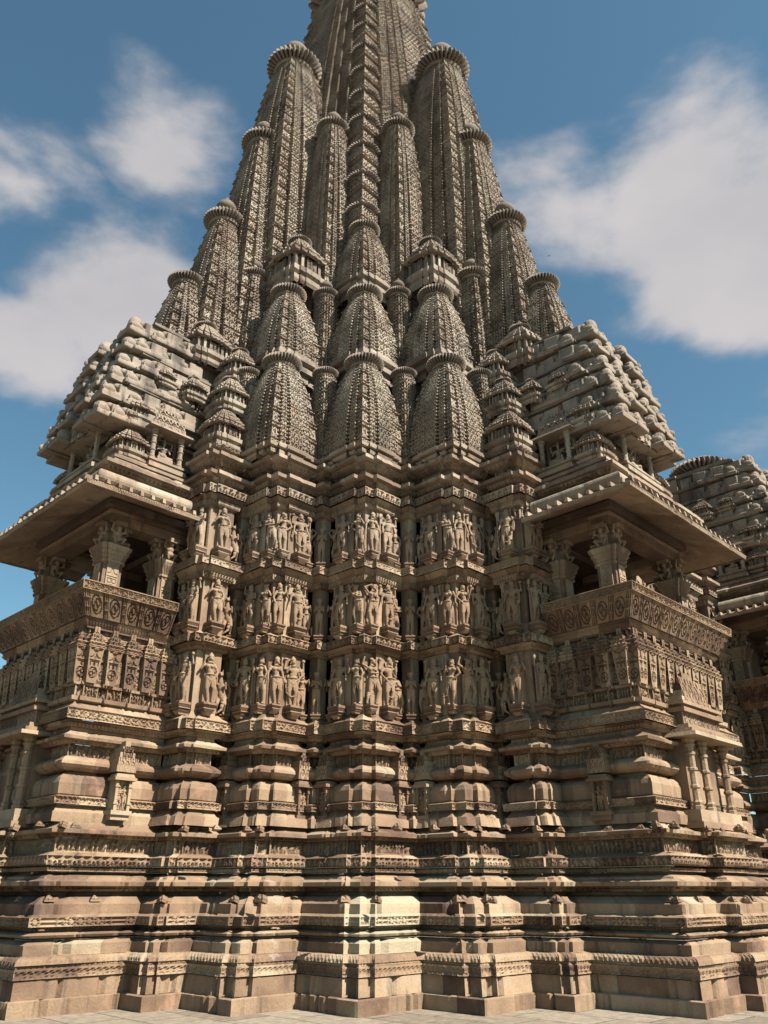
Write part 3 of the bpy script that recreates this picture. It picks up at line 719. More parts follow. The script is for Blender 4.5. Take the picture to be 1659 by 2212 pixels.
def lathe_grid(prof, n, fr):
    """prof (r,z); fr(i, r, z) radius factor per angle"""
    th = np.linspace(0, 2*np.pi, n, endpoint=False); pr = np.array(prof)
    rr = pr[:, 0][:, None]*fr(th, pr[:, 1])[:, :]
    v = np.stack([rr*np.cos(th), rr*np.sin(th), np.broadcast_to(pr[:, 1][:, None], rr.shape)], -1).reshape(-1, 3)
    m = len(prof); i = np.arange(m-1)[:, None]*n; j = np.arange(n)[None, :]; j2 = (j+1) % n
    f = np.stack([i+j, i+j2, i+n+j2, i+n+j], -1).reshape(-1, 4)
    return v, f
def ribbed_disc(parent):
    global _disc
    if _disc is None:
        n = 36; prof = [(.45, -.12), (.70, -.10), (.74, -.02), (.70, .02), (.72, .03)]+[(.72+.30*math.cos(a), .20+.17*math.sin(a)) for a in np.linspace(-1.4, 1.5, 9)]+[(.66, .37), (.72, .40), (.70, .44), (.45, .47)]+[(.35+.13*math.cos(a), .53+.07*math.sin(a)) for a in np.linspace(-1.3, 1.3, 5)]+[(.12, .62), (.01, .63)]
        def fr(th, z):
            c = np.abs(np.sin(n*th/2)); mod = 1-.36*(1-c)**1.3
            c2 = np.abs(np.sin(n*th/2)); m2 = 1-.2*(1-c2)
            inb = ((z > .03) & (z < .375))[:, None]; inb2 = ((z > .46) & (z < .60))[:, None]
            return np.where(inb, mod[None, :], np.where(inb2, m2[None, :], 1.))
        v, f = lathe_grid(prof, n*8, fr); o = mesh_obj('ribbed_disc', v, f, M_DISC, None, smooth=False); _disc = o.data; o.parent = parent; return o
    o = bpy.data.objects.new('ribbed_disc', _disc); col.objects.link(o); o.parent = parent; return o
def pot(parent):
    global _pot
    if _pot is None:
        prof = [(.16, -.02), (.2, .0), (.3, .06), (.35, .16), (.345, .26), (.28, .38), (.14, .45), (.12, .47), (.17, .50), (.16, .53), (.08, .56), (.1, .60), (.07, .66), (.01, .74)]
        v, f = lathe_grid(prof, 28, lambda th, z: np.ones((len(z), len(th)))); o = mesh_obj('pot_finial', v, f, M_DISC, None, smooth=True); _pot = o.data; o.parent = parent; return o
    o = bpy.data.objects.new('pot_finial', _pot); col.objects.link(o); o.parent = parent; return o
M_DISC = stone("disc_sandstone", dirt=.7, dark=.28)

def both(fn):   # right and left
    a = fn(1, None); b = fn(-1, a); return a, b
# row 1: one bell shaped spire on each bay
def foot(x, y, z0, z1, w, parent, tiers=2):
    """stepped foot mouldings under a spire"""
    h = w*kkf; pl = [(a*h, b*h) for a, b in SPL]; o = None
    return pl
def bay_spire(x, reuse=None, **k):
    o = spire('bell_spire', x, 15.88, 10.34, 12.72, .88, .40, 2.3, TEMPLE, disc=.44, reuse=reuse, cell=.165, camp=.05, seed=3, res=.014, bands=.40, finial=False, **k)
    if x > 1: f = pot(o); f.location = (0, 0, 2.38+.35); f.scale = (.3,)*3
    return o
s1 = bay_spire(-.08)
s1r = bay_spire(1.87, reuse=s1); s1l = bay_spire(-2.02, reuse=s1)
def tier(x, y, z0, w, h, parent=None, mat=None):
    """kapota ledges that carry an upper spire, as a closed stepped block"""
    kk = 1/(CC*math.sqrt(2)); r = w*kk; pl = [(a*r, b*r) for a, b in SPL]
    pr = [(0, 0), (h*.25, 0), (h*.28, .10), (h*.42, .11), (h*.55, .02), (h*.62, 0), (h*.66, .12), (h*.78, .13), (h*.9, .03), (h, .02)]
    o = sweep('ledge_course', pl, pr, parent or TEMPLE, dz=.05, ds=.08, closed=True, center=(1, 1), joint=False, capz=True)
    o.location = (x, y, z0); return o
# row 2
s2 = None
for x in (0, 1.86, -2.0):
    yc = 16.82; o = spire('bell_spire', x-.10, yc, 13.4, 15.58, .88, .40, 2.2, TEMPLE, disc=.44, reuse=s2, cell=.17, camp=.05, seed=5, res=.015, bands=.36, finial=False)
    s2 = s2 or o
    tier(x-.10, yc, 12.75, .88, .76)
    sweep('spire_block', [(a*.62, b*.62) for a, b in SPL], [(0, 0), (2.9, 0)], TEMPLE, dz=.03, ds=.03, closed=True, center=(1, 1), joint=False, pat=lambda e: 'diamond' if ecls(e) in ('corner', 'face', 'rib') else None, tw=.2, amp=.03, pz=(0, .3)).location = (x-.10, yc+.1, 10.3)
# row 3
spire('bell_spire', -.15, 17.5, 16.3, 18.5, .84, .38, 2.1, TEMPLE, disc=.42, cell=.18, camp=.05, seed=6, res=.016, bands=.36, finial=False)
tier(-.15, 17.5, 15.8, .84, .72)
# tall slender spires beside the main corner
t1 = spire('slender_spire', -1.20, 18.1, 14.5, 23.25, .84, .46, 3.2, TEMPLE, disc=.50, cell=.20, camp=.07, plan=PL_TALL, seed=8, res=.02, bands=.40)
spire('slender_spire', .86, 18.1, 14.5, 23.25, .84, .46, 3.2, TEMPLE, disc=.50, reuse=t1)
t2 = spire('slender_spire', -3.15, 17.5, 12.6, 16.8, .58, .33, 2.2, TEMPLE, disc=.38, cell=.14, seed=9, res=.018, bands=.36)
spire('slender_spire', 2.86, 17.5, 12.6, 16.8, .58, .33, 2.2, TEMPLE, disc=.44, reuse=t2)
# small ones in the recesses, two levels
t3 = None
for (x, y, z1) in ((-1.0, 16.2, 12.72), (.88, 16.2, 12.72), (-2.86, 16.2, 12.7), (2.70, 16.2, 12.7)):
    o = spire('recess_spire', x, y, 10.1, z1, .34, .27, 2.0, TEMPLE, disc=.30, reuse=t3, cell=.12, seed=10, res=.018, bands=.30, finial=False) 
    t3 = t3 or o
t4 = None
for (x, y, z1) in ((-1.14, 17.1, 15.85), (.79, 17.1, 15.9)):
    o = spire('recess_spire', x, y, 12.8, z1, .36, .29, 2.0, TEMPLE, disc=.33, reuse=t4, cell=.12, seed=11, res=.02, bands=.30); t4 = t4 or o
# large half spires climbing the two main faces: V position along the axis, foot z, top z, corner distances, disc
URU = [(1.9, 15.0, 27.2, 1.72, .80, .88, 2.8), (2.90, 13.0, 22.8, 1.32, .58, .64, 2.5), (3.98, 12.6, 18.8, 1.20, .46, .56, 2.2), (4.92, 12.6, 16.05, 1.04, .38, .46, 1.9)]
for k, (V_, z0, z1, wb, wt, dr, pw) in enumerate(URU):
    x, y = uv2xy(-1.75, V_)
    a = spire('clustered_spire', x-.12, y, z0, z1, wb, wt, pw, TEMPLE, disc=dr, cell=.22, camp=.06, plan=PL_TALL, seed=20+k, res=.02, bands=.42, finial=(k != 3))
    spire('clustered_spire', -x-.12, y, z0, z1, wb, wt, pw, TEMPLE, disc=dr, reuse=a, finial=(k != 3))
# the main tower
main = spire('main_tower', -.22, 21.6, 10.5, 34.5, 4.75, 2.25, 1.7, TEMPLE, disc=2.3, cell=.27, plan=PL_MAIN, seed=30, res=.026, bands=.70, camp=.08)
for k in range(11):      # quarter round ribbed discs that mark the storeys of the corner rib
    z = 10.5+.70*(13+2*k)-.05; t = (z-10.5)/24.; w_ = 2.25+2.5*(1-t**1.7)
    d = ribbed_disc(main); d.name = 'storey_disc'; d.location = (0, -(w_-.50), z-10.5); d.scale = (.54, .54, .40)

# ------------------------------------------------------------------ carved figures (one continuous body each)
def remeshed(mb, name, voxel, mat, smooth=True, disp=None):
    me = bpy.data.meshes.new('raw'); v = np.concatenate(mb.v); me.from_pydata([tuple(p) for p in v], [], mb.f); me.update()
    o = bpy.data.objects.new('raw', me); col.objects.link(o)
    m = o.modifiers.new('r', 'REMESH'); m.mode = 'VOXEL'; m.voxel_size = voxel
    dg = bpy.context.evaluated_depsgraph_get(); e = o.evaluated_get(dg); m2 = e.to_mesh()
    co = np.empty(len(m2.vertices)*3, np.float32); m2.vertices.foreach_get('co', co)
    fa = np.empty(len(m2.loops), np.int32); m2.loops.foreach_get('vertex_index', fa)
    e.to_mesh_clear(); bpy.data.objects.remove(o)
    r = mesh_obj(name, co.reshape(-1, 3), fa.reshape(-1, 4), mat, None, (.6, .5, .5), smooth)
    d = r.data; bpy.data.objects.remove(r); return d
def figure(hip=.03, female=True, crown=1, arms=2, pose=0, turn=0., dress=False, prop=None, lean=0.):
    b = MB(); C_ = b.cap; E_ = b.ell
    px, cx, nx, hx = hip, -hip*.5-lean*.5, -hip*.3-lean, -hip*.1-lean*1.25
    # torso
    E_((px, 0, .515), (.088 if female else .078, .066, .065)); E_((px*.6+cx*.4, 0, .60), (.055 if female else .064, .048, .07))
    E_((cx, 0, .70), (.078 if female else .09, .056, .075)); C_((px*.7, 0, .55), (cx, 0, .70), .055, .062)
    C_((cx, 0, .74), (nx, 0, .82), .036, .028)
    if female:
        for s in (-1, 1): E_((cx+s*.040, -.052, .705), (.036, .034, .036))
    # head with nose, ears, hair and crown
    E_((hx, -.004, .868), (.043, .050, .056)); E_((hx, -.052, .862), (.009, .012, .014)); E_((hx, -.045, .842), (.018, .01, .007))
    for s in (-1, 1): E_((hx+s*.045, 0, .862), (.01, .016, .024)); E_((hx+s*.05, 0, .83), (.015, .012, .015))
    if crown == 1:
        C_((hx, .01, .90), (hx, .01, .985), .042, .014); b.lathe([(.052, .900), (.056, .912), (.052, .925)], hx, 0, 12)
        b.lathe([(.040, .945), (.043, .952), (.036, .96)], hx, .008, 12)
    elif crown == 2: E_((hx+.02, .03, .925), (.045, .045, .035)); b.lathe([(.050, .89), (.055, .902), (.050, .914)], hx, 0, 12)
    else: E_((hx, .02, .915), (.05, .045, .04)); b.lathe([(.07, .88), (.085, .90), (.078, .95), (.03, .965)], hx, .03, 14)
    # legs
    k = {0: (.035, -.02), 1: (.09, .01), 2: (.01, -.01)}[pose % 3]
    lw = 1.0 if female else .93
    C_((px-.045, 0, .50), (px-.045-k[0]*.7, -.028, .28), .058*lw, .040*lw); C_((px-.045-k[0]*.7, -.028, .28), (px-.045-k[0]*.2, .0, .06), .038, .022)
    C_((px+.045, 0, .50), (px+.045+k[0]*.3, -.02, .28), .058*lw, .040*lw); C_((px+.045+k[0]*.3, -.02, .28), (px+.042+k[1], .0, .06), .038, .022)
    for fx in (px-.045-k[0]*.2, px+.042+k[1]): C_((fx, .01, .025), (fx+(.012 if fx > px else -.012), -.055, .02), .022, .017)
    # belt, sash, anklets, loops of drapery
    b.lathe([(.080, .535), (.093, .542), (.093, .556), (.078, .562)], px, 0, 16)
    for s in (-1, 1): C_((px+s*.01, -.062, .53), (px+s*.02, -.05, .30), .012, .008)
    C_((px-.07, -.045, .50), (px+.0, -.066, .42), .010, .010); C_((px, -.066, .42), (px+.07, -.045, .50), .010, .010)
    if dress:
        C_((px-.06, -.02, .22), (px+.02, -.05, .17), .012, .012); C_((px+.02, -.05, .17), (px+.10, -.02, .24), .012, .012)
        C_((px+.10, .0, .24), (px+.125, .02, .50), .012, .010)
    b.lathe([(.05, .79), (.062, .782), (.06, .772)], nx, 0, 12)
    sh = .088 if female else .102
    L = (cx-sh, 0, .757); Rr = (cx+sh, 0, .757)
    def arm(a, e, h, r=.026):
        C_(a, e, r, r*.85); C_(e, h, r*.82, r*.55)
        E_((h[0], h[1], h[2]), (.017, .015, .021))
        d = Vector(h)-Vector(e); d.normalize()
        for q in (-.012, -.004, .004, .012): C_((h[0]+q, h[1]-.004, h[2]), (h[0]+q+d.x*.03, h[1]-.008, h[2]+d.z*.03), .0065, .005, 6)
        b.ell(tuple((Vector(a)+Vector(e))/2), (r*1.25, r*1.25, r*.5))
    if pose == 0:      # hand on the thigh, other raised to the shoulder
        arm(L, (cx-.15, -.01, .62), (px-.10, -.05, .52)); arm(Rr, (cx+.15, -.02, .65), (cx+.11, -.07, .76))
    elif pose == 1:    # both arms up behind the head
        arm(L, (cx-.16, .0, .86), (hx-.05, .0, .95)); arm(Rr, (cx+.13, -.03, .64), (cx+.04, -.085, .66))
    elif pose == 2:    # joined hands
        arm(L, (cx-.11, -.03, .63), (cx-.012, -.10, .70)); arm(Rr, (cx+.11, -.03, .63), (cx+.012, -.10, .70))
    elif pose == 3:    # arms across, holding things
        arm(L, (cx-.14, -.01, .62), (cx-.16, -.06, .50)); arm(Rr, (cx+.14, -.01, .62), (cx+.15, -.06, .49))
    elif pose == 4:
        arm(L, (cx-.13, -.03, .64), (cx+.03, -.09, .62)); arm(Rr, (cx+.17, .0, .80), (cx+.14, -.02, .93))
    if arms == 4:
        arm((cx-sh+.01, .02, .75), (cx-.18, .02, .72), (cx-.17, -.0, .86)); arm((cx+sh-.01, .02, .75), (cx+.18, .02, .72), (cx+.17, .0, .86))
        b.lathe([(.001, .90), (.03, .89), (.035, .915), (.02, .945), (.001, .95)], cx-.17, 0, 10); b.lathe([(.001, .89), (.04, .90), (.04, .93), (.001, .94)], cx+.17, 0, 10)
        C_((px+.15, -.05, .44), (px+.15, -.05, .475), .036, .028)
    if prop == 'staff': C_((px-.17, -.02, .05), (px-.175, -.02, .84), .012, .012); b.lathe([(.012, .80), (.035, .85), (.03, .90), (.002, .95)], px-.175, -.02, 10)
    if prop == 'child': C_((px+.13, -.02, .03), (px+.12, -.03, .17), .022, .026); E_((px+.12, -.03, .215), (.024, .024, .027)); C_((px+.12, -.04, .15), (px+.07, -.05, .19), .010, .010)
    # slab and drapery behind
    b.add(*box8(-.10+px*.5, .02, .0, .10+px*.5, .09, .62))
    if prop == 'veil': C_((px-.13, .03, .08), (px-.10, .03, .50), .03, .02)
    return b
def vyala():
    b = MB(); C_ = b.cap
    b.ell((0, .02, .42), (.09, .12, .16)); b.ell((.03, 0, .58), (.085, .09, .12)); C_((.03, -.02, .62), (.05, -.04, .78), .07, .05)
    b.ell((.04, -.07, .84), (.055, .075, .055)); C_((.04, -.12, .83), (.04, -.17, .80), .03, .02)
    for s in (-1, 1): C_((.04+s*.03, -.02, .88), (.04+s*.045, 0, .96), .018, .008)
    for s in (-1, 1):
        C_((s*.05, .03, .40), (s*.08, -.08, .22), .065, .04); C_((s*.08, -.08, .22), (s*.07, .02, .06), .035, .025); C_((s*.07, .02, .03), (s*.07, -.06, .025), .028, .02)
        C_((.03+s*.06, -.02, .62), (.03+s*.10, -.13, .58+s*.05), .035, .025); C_((.03+s*.10, -.13, .58+s*.05), (.03+s*.09, -.15, .70+s*.05), .024, .02)
    pts = [(-.05, .06, .33), (-.15, .06, .38), (-.19, .06, .52), (-.14, .06, .66), (-.06, .06, .70), (-.05, .06, .62)]
    for p, q in zip(pts[:-1], pts[1:]): C_(p, q, .025, .022)
    b.ell((-.02, -.10, .16), (.04, .04, .06)); b.ell((-.02, -.12, .24), (.03, .03, .03)); C_((-.02, -.1, .1), (.05, -.12, .03), .03, .02)
    return b
def seated():
    b = MB(); C_ = b.cap
    b.ell((0, 0, .22), (.15, .10, .12)); b.ell((0, 0, .44), (.12, .08, .14)); C_((0, 0, .5), (0, 0, .64), .05, .04); b.ell((0, -.01, .70), (.06, .065, .075)); C_((0, 0, .75), (0, 0, .92), .055, .015)
    b.ell((0, -.075, .70), (.012, .015, .02))
    C_((-.08, -.02, .18), (-.27, -.12, .14), .07, .05); C_((-.27, -.12, .14), (-.02, -.18, .10), .045, .03)
    C_((.08, -.02, .18), (.22, -.16, .20), .07, .05); C_((.22, -.16, .20), (.24, -.17, -.10), .045, .03)
    for s in (-1, 1):
        C_((s*.13, 0, .55), (s*.24, -.02, .40), .04, .033); C_((s*.24, -.02, .40), (s*.17, -.15, .30+.1*(s > 0)), .03, .022)
        C_((s*.13, .03, .55), (s*.30, .03, .55), .036, .03); C_((s*.30, .03, .55), (s*.30, 0, .76), .028, .022)
        for q in (-1, 0, 1): C_((s*.30+q*.015, 0, .77), (s*.30+q*.025, -.01, .83), .009, .007, 6)
        b.ell((s*.055, -.075, .47), (.045, .03, .04)) 
    b.add(*box8(-.3, -.2, -.16, .3, .12, .08)); return b
def dwarf():
    """thick set figure that carries the beam on a pillar head"""
    b = MB(); C_ = b.cap
    b.ell((0, 0, .30), (.20, .17, .17)); b.ell((0, -.02, .52), (.19, .15, .15)); b.ell((0, -.12, .74), (.11, .11, .12)); b.ell((0, -.23, .73), (.025, .03, .03))
    b.lathe([(.12, .80), (.14, .82), (.08, .90), (.01, .92)], 0, -.08, 12)
    for s in (-1, 1):
        C_((s*.16, 0, .60), (s*.32, -.08, .62), .07, .06); C_((s*.32, -.08, .62), (s*.26, -.10, .92), .055, .045); b.ell((s*.26, -.1, .95), (.06, .06, .05))
        C_((s*.1, -.05, .28), (s*.25, -.25, .26), .10, .07); C_((s*.25, -.25, .26), (s*.12, -.20, .04), .06, .045)
    b.add(*box8(-.18, .0, 0, .18, .2, .95)); return b
def roof_block(seed):
    r = random.Random(seed); b = MB(); j = lambda a: r.uniform(-a, a)
    b.add(*box8(-.24+j(.02), -.40+j(.03), .0, .24+j(.02), .2, .10)); b.add(*box8(-.21, -.34, .08, .21, .2, .17+j(.02)))
    b.add(*box8(-.11+j(.02), -.30, .1, .11+j(.02), .2, .32+j(.03)))
    b.ell((0, -.18, .28), (.13, .15+j(.02), .19+j(.04)), 12, 8)
    for sx in (-1, 1):
        if r.random() < .85: b.ell((sx*.17, -.24+j(.03), .19+j(.02)), (.075, .14, .09+j(.02)), 10, 6)
        if r.random() < .6: b.ell((sx*.10, -.05, .34), (.06, .1, .07), 8, 6)
    b.ell((0, -.12, .46), (.05, .07, .06), 8, 6)
    b.add(*box8(-.2, -.05, .0, .2, .3, .36))
    return b
VX = .0115
FIG = [remeshed(figure(**k), 'statue', VX, M_FIG) for k in (
    dict(hip=.035, female=True, crown=2, pose=0, prop='child'),
    dict(hip=-.035, female=True, crown=1, pose=4, prop='veil', lean=-.03),
    dict(hip=.02, female=False, crown=1, arms=4, pose=3, dress=True),
    dict(hip=-.02, female=False, crown=1, arms=4, pose=3, dress=True, prop='staff'),
    dict(hip=.0, female=True, crown=3, pose=2),
    dict(hip=.04, female=True, crown=2, pose=1, lean=.03),
    dict(hip=-.03, female=True, crown=1, pose=0, lean=.01),
    dict(hip=.03, female=False, crown=1, pose=4, dress=True),
    dict(hip=-.045, female=True, crown=2, pose=4, lean=.035, prop='child'),
    dict(hip=.03, female=False, crown=1, arms=4, pose=0, dress=True, lean=-.02),
    dict(hip=.045, female=True, crown=3, pose=1, lean=-.045, prop='veil'),
    dict(hip=-.03, female=True, crown=1, pose=3, lean=.02))]
VY = remeshed(vyala(), 'rearing_beast', .013, M_FIG); SEAT = remeshed(seated(), 'seated_figure', .014, M_FIG); DW = remeshed(dwarf(), 'bracket_figure', .025, M_ST)
RB = [remeshed(roof_block(k), 'gable_block', .017, stone('roof_block_sandstone', dirt=1.3, dark=.12) if k == 0 else bpy.data.materials['roof_block_sandstone'], smooth=False) for k in range(6)]
def place(data, name, parent, U, V, z, s, face, mirror=False, sx=1.):
    """face: direction in degrees in plan the figure looks to, measured from +V towards +U (0 = +V, 90 = +U)"""
    o = bpy.data.objects.new(name, data); col.objects.link(o); o.parent = parent
    x, y = uv2xy(U, V); o.location = (x, y, z)
    # +V = (q,-q); +U = (-q,-q); the figure looks to -y at rest
    ang = R(45)-R(face)
    o.rotation_euler = (0, 0, ang); o.scale = (s*(-1 if mirror else 1)*sx, s, s); return o
def bracket(parent, U, V, z, face, w=.26, big=False):
    """stepped bracket under a statue"""
    global _br
    if '_br' not in globals():
        b = MB(); h = .5
        for (a, c, z0, z1, t) in ((.5, .5, -.16, 0, 1), (.40, .42, -.34, -.16, 1.22), (.46, .46, -.44, -.38, 1.0), (.34, .36, -.62, -.44, 1.15), (.2, .22, -.85, -.62, 1.4)):
            b.prism([(-a, -c), (a, -c), (a, .45), (-a, .45)], z0, z1, t, c=(0, .3))
        o = b.build('bracket', M_ST); _br = o.data; bpy.data.objects.remove(o)
    o = bpy.data.objects.new('bracket', _br); col.objects.link(o); o.parent = parent
    x, y = uv2xy(U, V); o.location = (x, y, z); o.rotation_euler = (0, 0, R(45)-R(face)); o.scale = (w, w*.9, w*.9); return o
ROWS = [(4.82, .99), (6.39, .93), (7.96, .95)]
sr = random.Random(11)
def statues_for(c, d, parent, which='both', small=False):
    for k, (z, h) in enumerate(ROWS):
        for side in ((0, 1) if which == 'both' else ((1,) if which == 'R' else (0,))):
            def P(du, dv):    # right half: face +V ; left half is the mirror
                return (c+du, d+dv) if side else (c+dv, d+du)
            fc = lambda f: f if side else 90-f
            mir = not side
            if not small:
                a = sr.choice((0, 1, 5, 6, 8, 10, 11)); U, V = P(-NO-NL*.50, -NO+.085)
                place(FIG[a], 'statue', parent, U, V, z, h*.97, fc(20), mir ^ (sr.random() < .3), 1.08); bracket(parent, U, V, z, fc(0), .22)
                a = sr.choice((2, 3, 7, 9)) if (k+side) % 2 or sr.random() < .6 else 2; U, V = P(-NO-NL-.25, .085)
                place(FIG[a], 'statue', parent, U, V, z, h, fc(14), mir ^ (sr.random() < .3), 1.12); bracket(parent, U, V, z, fc(0), .32)
                U, V = P(-.87, .02); place(FIG[sr.choice((0, 1, 5, 6, 7))], 'statue', parent, U, V, z-.10, h*.88, fc(25), mir ^ (sr.random() < .5), 1.05); bracket(parent, U, V, z-.1, fc(0), .18)
                U, V = P(-1.05, -.20); place(VY, 'rearing_beast', parent, U, V, z-.16, h*.92, fc(35), mir)
            else:
                U, V = P(-.45, .085) if side == 1 and c < d else P(-.40, .085)
                place(FIG[sr.choice((2, 3, 7))], 'statue', parent, U, V, z, h, fc(10), mir, 1.12); bracket(parent, U, V, z, fc(0), .32)
for (c, d, root) in ((CW, CW, BM), (cR[0], cR[1], BR), (cR[1], cR[0], BL)): statues_for(c, d, root)
def small_statues(right, root):
    c, d = SR_C
    for k, (z, h) in enumerate(ROWS):
        for (u, v, f, sc_, ty) in ((c-.20, d+.075, 8, 1., (2, 3, 7)), (c-.52, d+.075, 5, .97, (0, 1, 6, 7)), (c+.075, d-.30, 70, 1., (2, 3, 6)), (c+.0, d-.66, 60, .9, None)):
            U, V, F = (u, v, f) if right else (v, u, 90-f)
            if ty is None: place(VY, 'rearing_beast', root, U, V, z-.16, h*.92, F, not right); continue
            place(FIG[sr.choice(ty)], 'statue', root, U, V, z, h*sc_, F, not right, 1.1); bracket(root, U, V, z, 0 if (v > d) == right else 90, .30)
small_statues(True, BSR); small_statues(False, BSL)
for (U, V), root in zip(PIERS, PR):
    for z, h in ROWS:
        place(FIG[4], 'statue', root, U+.135, V+.135, z-.10, h*.88, 45); bracket(root, U+.12, V+.12, z-.10, 45, .20)
"""small niches on the base of each bay"""
def mini_niche(c, d, side, big=1.):
    def P(u, v): return (u, v) if side else (v, u)
    b = MB(); s = big
    def bx(u0, u1, v0, v1, z0, z1, t=1.):
        a, e = P(u0, v0), P(u1, v1); b.box(min(a[0], e[0]), max(a[0], e[0]), min(a[1], e[1]), max(a[1], e[1]), z0, z1, t, blk=BK)
    BK = rng.random(3)
    u, v = c, d
    bx(u-.13*s, u+.13*s, v-.15, v+.03, 2.78, 3.46)                 # body
    bx(u-.17*s, u+.17*s, v-.1, v+.14, 2.80, 2.87); bx(u-.15*s, u+.15*s, v-.1, v+.10, 2.72, 2.80)
    bx(u-.13*s, u-.085*s, v+.03, v+.12, 2.87, 3.36); bx(u+.085*s, u+.13*s, v+.03, v+.12, 2.87, 3.36)
    for zz in (2.97, 3.25): bx(u-.145*s, u-.075*s, v+.03, v+.135, zz, zz+.03); bx(u+.075*s, u+.145*s, v+.03, v+.135, zz, zz+.03)
    bx(u-.18*s, u+.18*s, v-.1, v+.17, 3.36, 3.41); bx(u-.16*s, u+.16*s, v-.1, v+.15, 3.41, 3.47, .85)
    # stepped pediment
    for k, (w_, z0, z1) in enumerate(((.16, 3.50, 3.62), (.15, 3.62, 3.72), (.125, 3.73, 3.83), (.085, 3.84, 3.93), (.045, 3.94, 4.03))):
        bx(u-w_*s, u+w_*s, v-.25, v+.13-.012*k, z0, z1)
    ob = b.build('small_niche', M_ST, TEMPLE)
    # carved front of the pediment
    pl = [(u+.15*s, v+.135), (u-.15*s, v+.135)]
    if not side: pl = [(v+.135, u-.15*s), (v+.135, u+.15*s)]
    sweep('pediment', pl, [(3.5, 0), (3.74, 0)], ob, pat='gav', tw=.12, amp=.05, dz=.012, ds=.012, joint=False)
    pl = [(u+.08*s, v+.128), (u-.08*s, v+.128)]
    if not side: pl = [(v+.128, u-.08*s), (v+.128, u+.08*s)]
    sweep('pediment', pl, [(3.74, 0), (3.93, 0)], ob, pat='gav', tw=.12, amp=.05, dz=.012, ds=.012, joint=False)
    for q in (-.04, .04):
        U, V = P(u+q*s, v+.06); place(FIG[(0, 7)[q > 0]], 'statue', ob, U, V, 2.88, .44, 0 if side else 90, q > 0)
for c, d in ((CW, CW), cR, cR[::-1]):
    mini_niche(c-.86, d+.10, True); mini_niche(d-.86, c+.10, False)
mini_niche(-.02, 5.98, True) if False else None
def bal_niche(right):
    # on the inner side face of each balcony base
    c, d = 6.05, .12
    mini_niche(c, d, not right, 1.15)
bal_niche(True); bal_niche(False)

# ------------------------------------------------------------------ balconies (right one built, left one mirrored, a second right one further along)
def run(name, plan, prof, par, **k):
    return sweep(name, plan, prof, par, **k)
BP = [(0, 5.05), (0, 6.887), (-3.5, 6.887), (-3.5, 5.05)]
def steps(plan, pitch, wd, dep):
    """pilasters along each side of the plan"""
    out = [plan[0]]
    for (a, b), (c, d) in zip(plan[:-1], plan[1:]):
        L = abs(c-a)+abs(d-b); n = max(1, int(L/pitch)); g = L/n; dx, dy = (c-a)/L, (d-b)/L; nx, ny = dy, -dx
        if abs(dx) < 1e-6: nx, ny = (1 if dy > 0 else -1), 0
        else: nx, ny = 0, (1 if dx < 0 else -1)
        for k in range(n):
            s0 = (k+.5)*g-wd/2; s1 = s0+wd
            if k == 0 and out[-1] != plan[0]: s0 = 0
            for s_, o_ in ((s0, 0), (s0, dep), (s1, dep), (s1, 0)):
                out.append((a+dx*s_+nx*o_, b+dy*s_+ny*o_))
        out.append((c, d))
    # tidy duplicates
    r = [out[0]]
    for p in out[1:]:
        if abs(p[0]-r[-1][0])+abs(p[1]-r[-1][1]) > 1e-6: r.append(p)
    return r
def ringed_pillar(b, x, y, z0, z1, r, n=14):
    H = z1-z0; pr = [(r*1.5, 0), (r*1.5, .05), (r*1.2, .06), (r*1.4, .10), (r*1.05, .13), (r, .16)]
    for q in (.32, .56, .78): pr += [(r, q-.03), (r*1.3, q-.02), (r*1.3, q+.01), (r, q+.02)]
    pr += [(r*1.1, .86), (r*1.55, .90), (r*1.3, .93), (r*1.7, .96), (r*1.7, 1)]
    b.lathe([(a, z0+H*h) for a, h in pr], x, y, n)
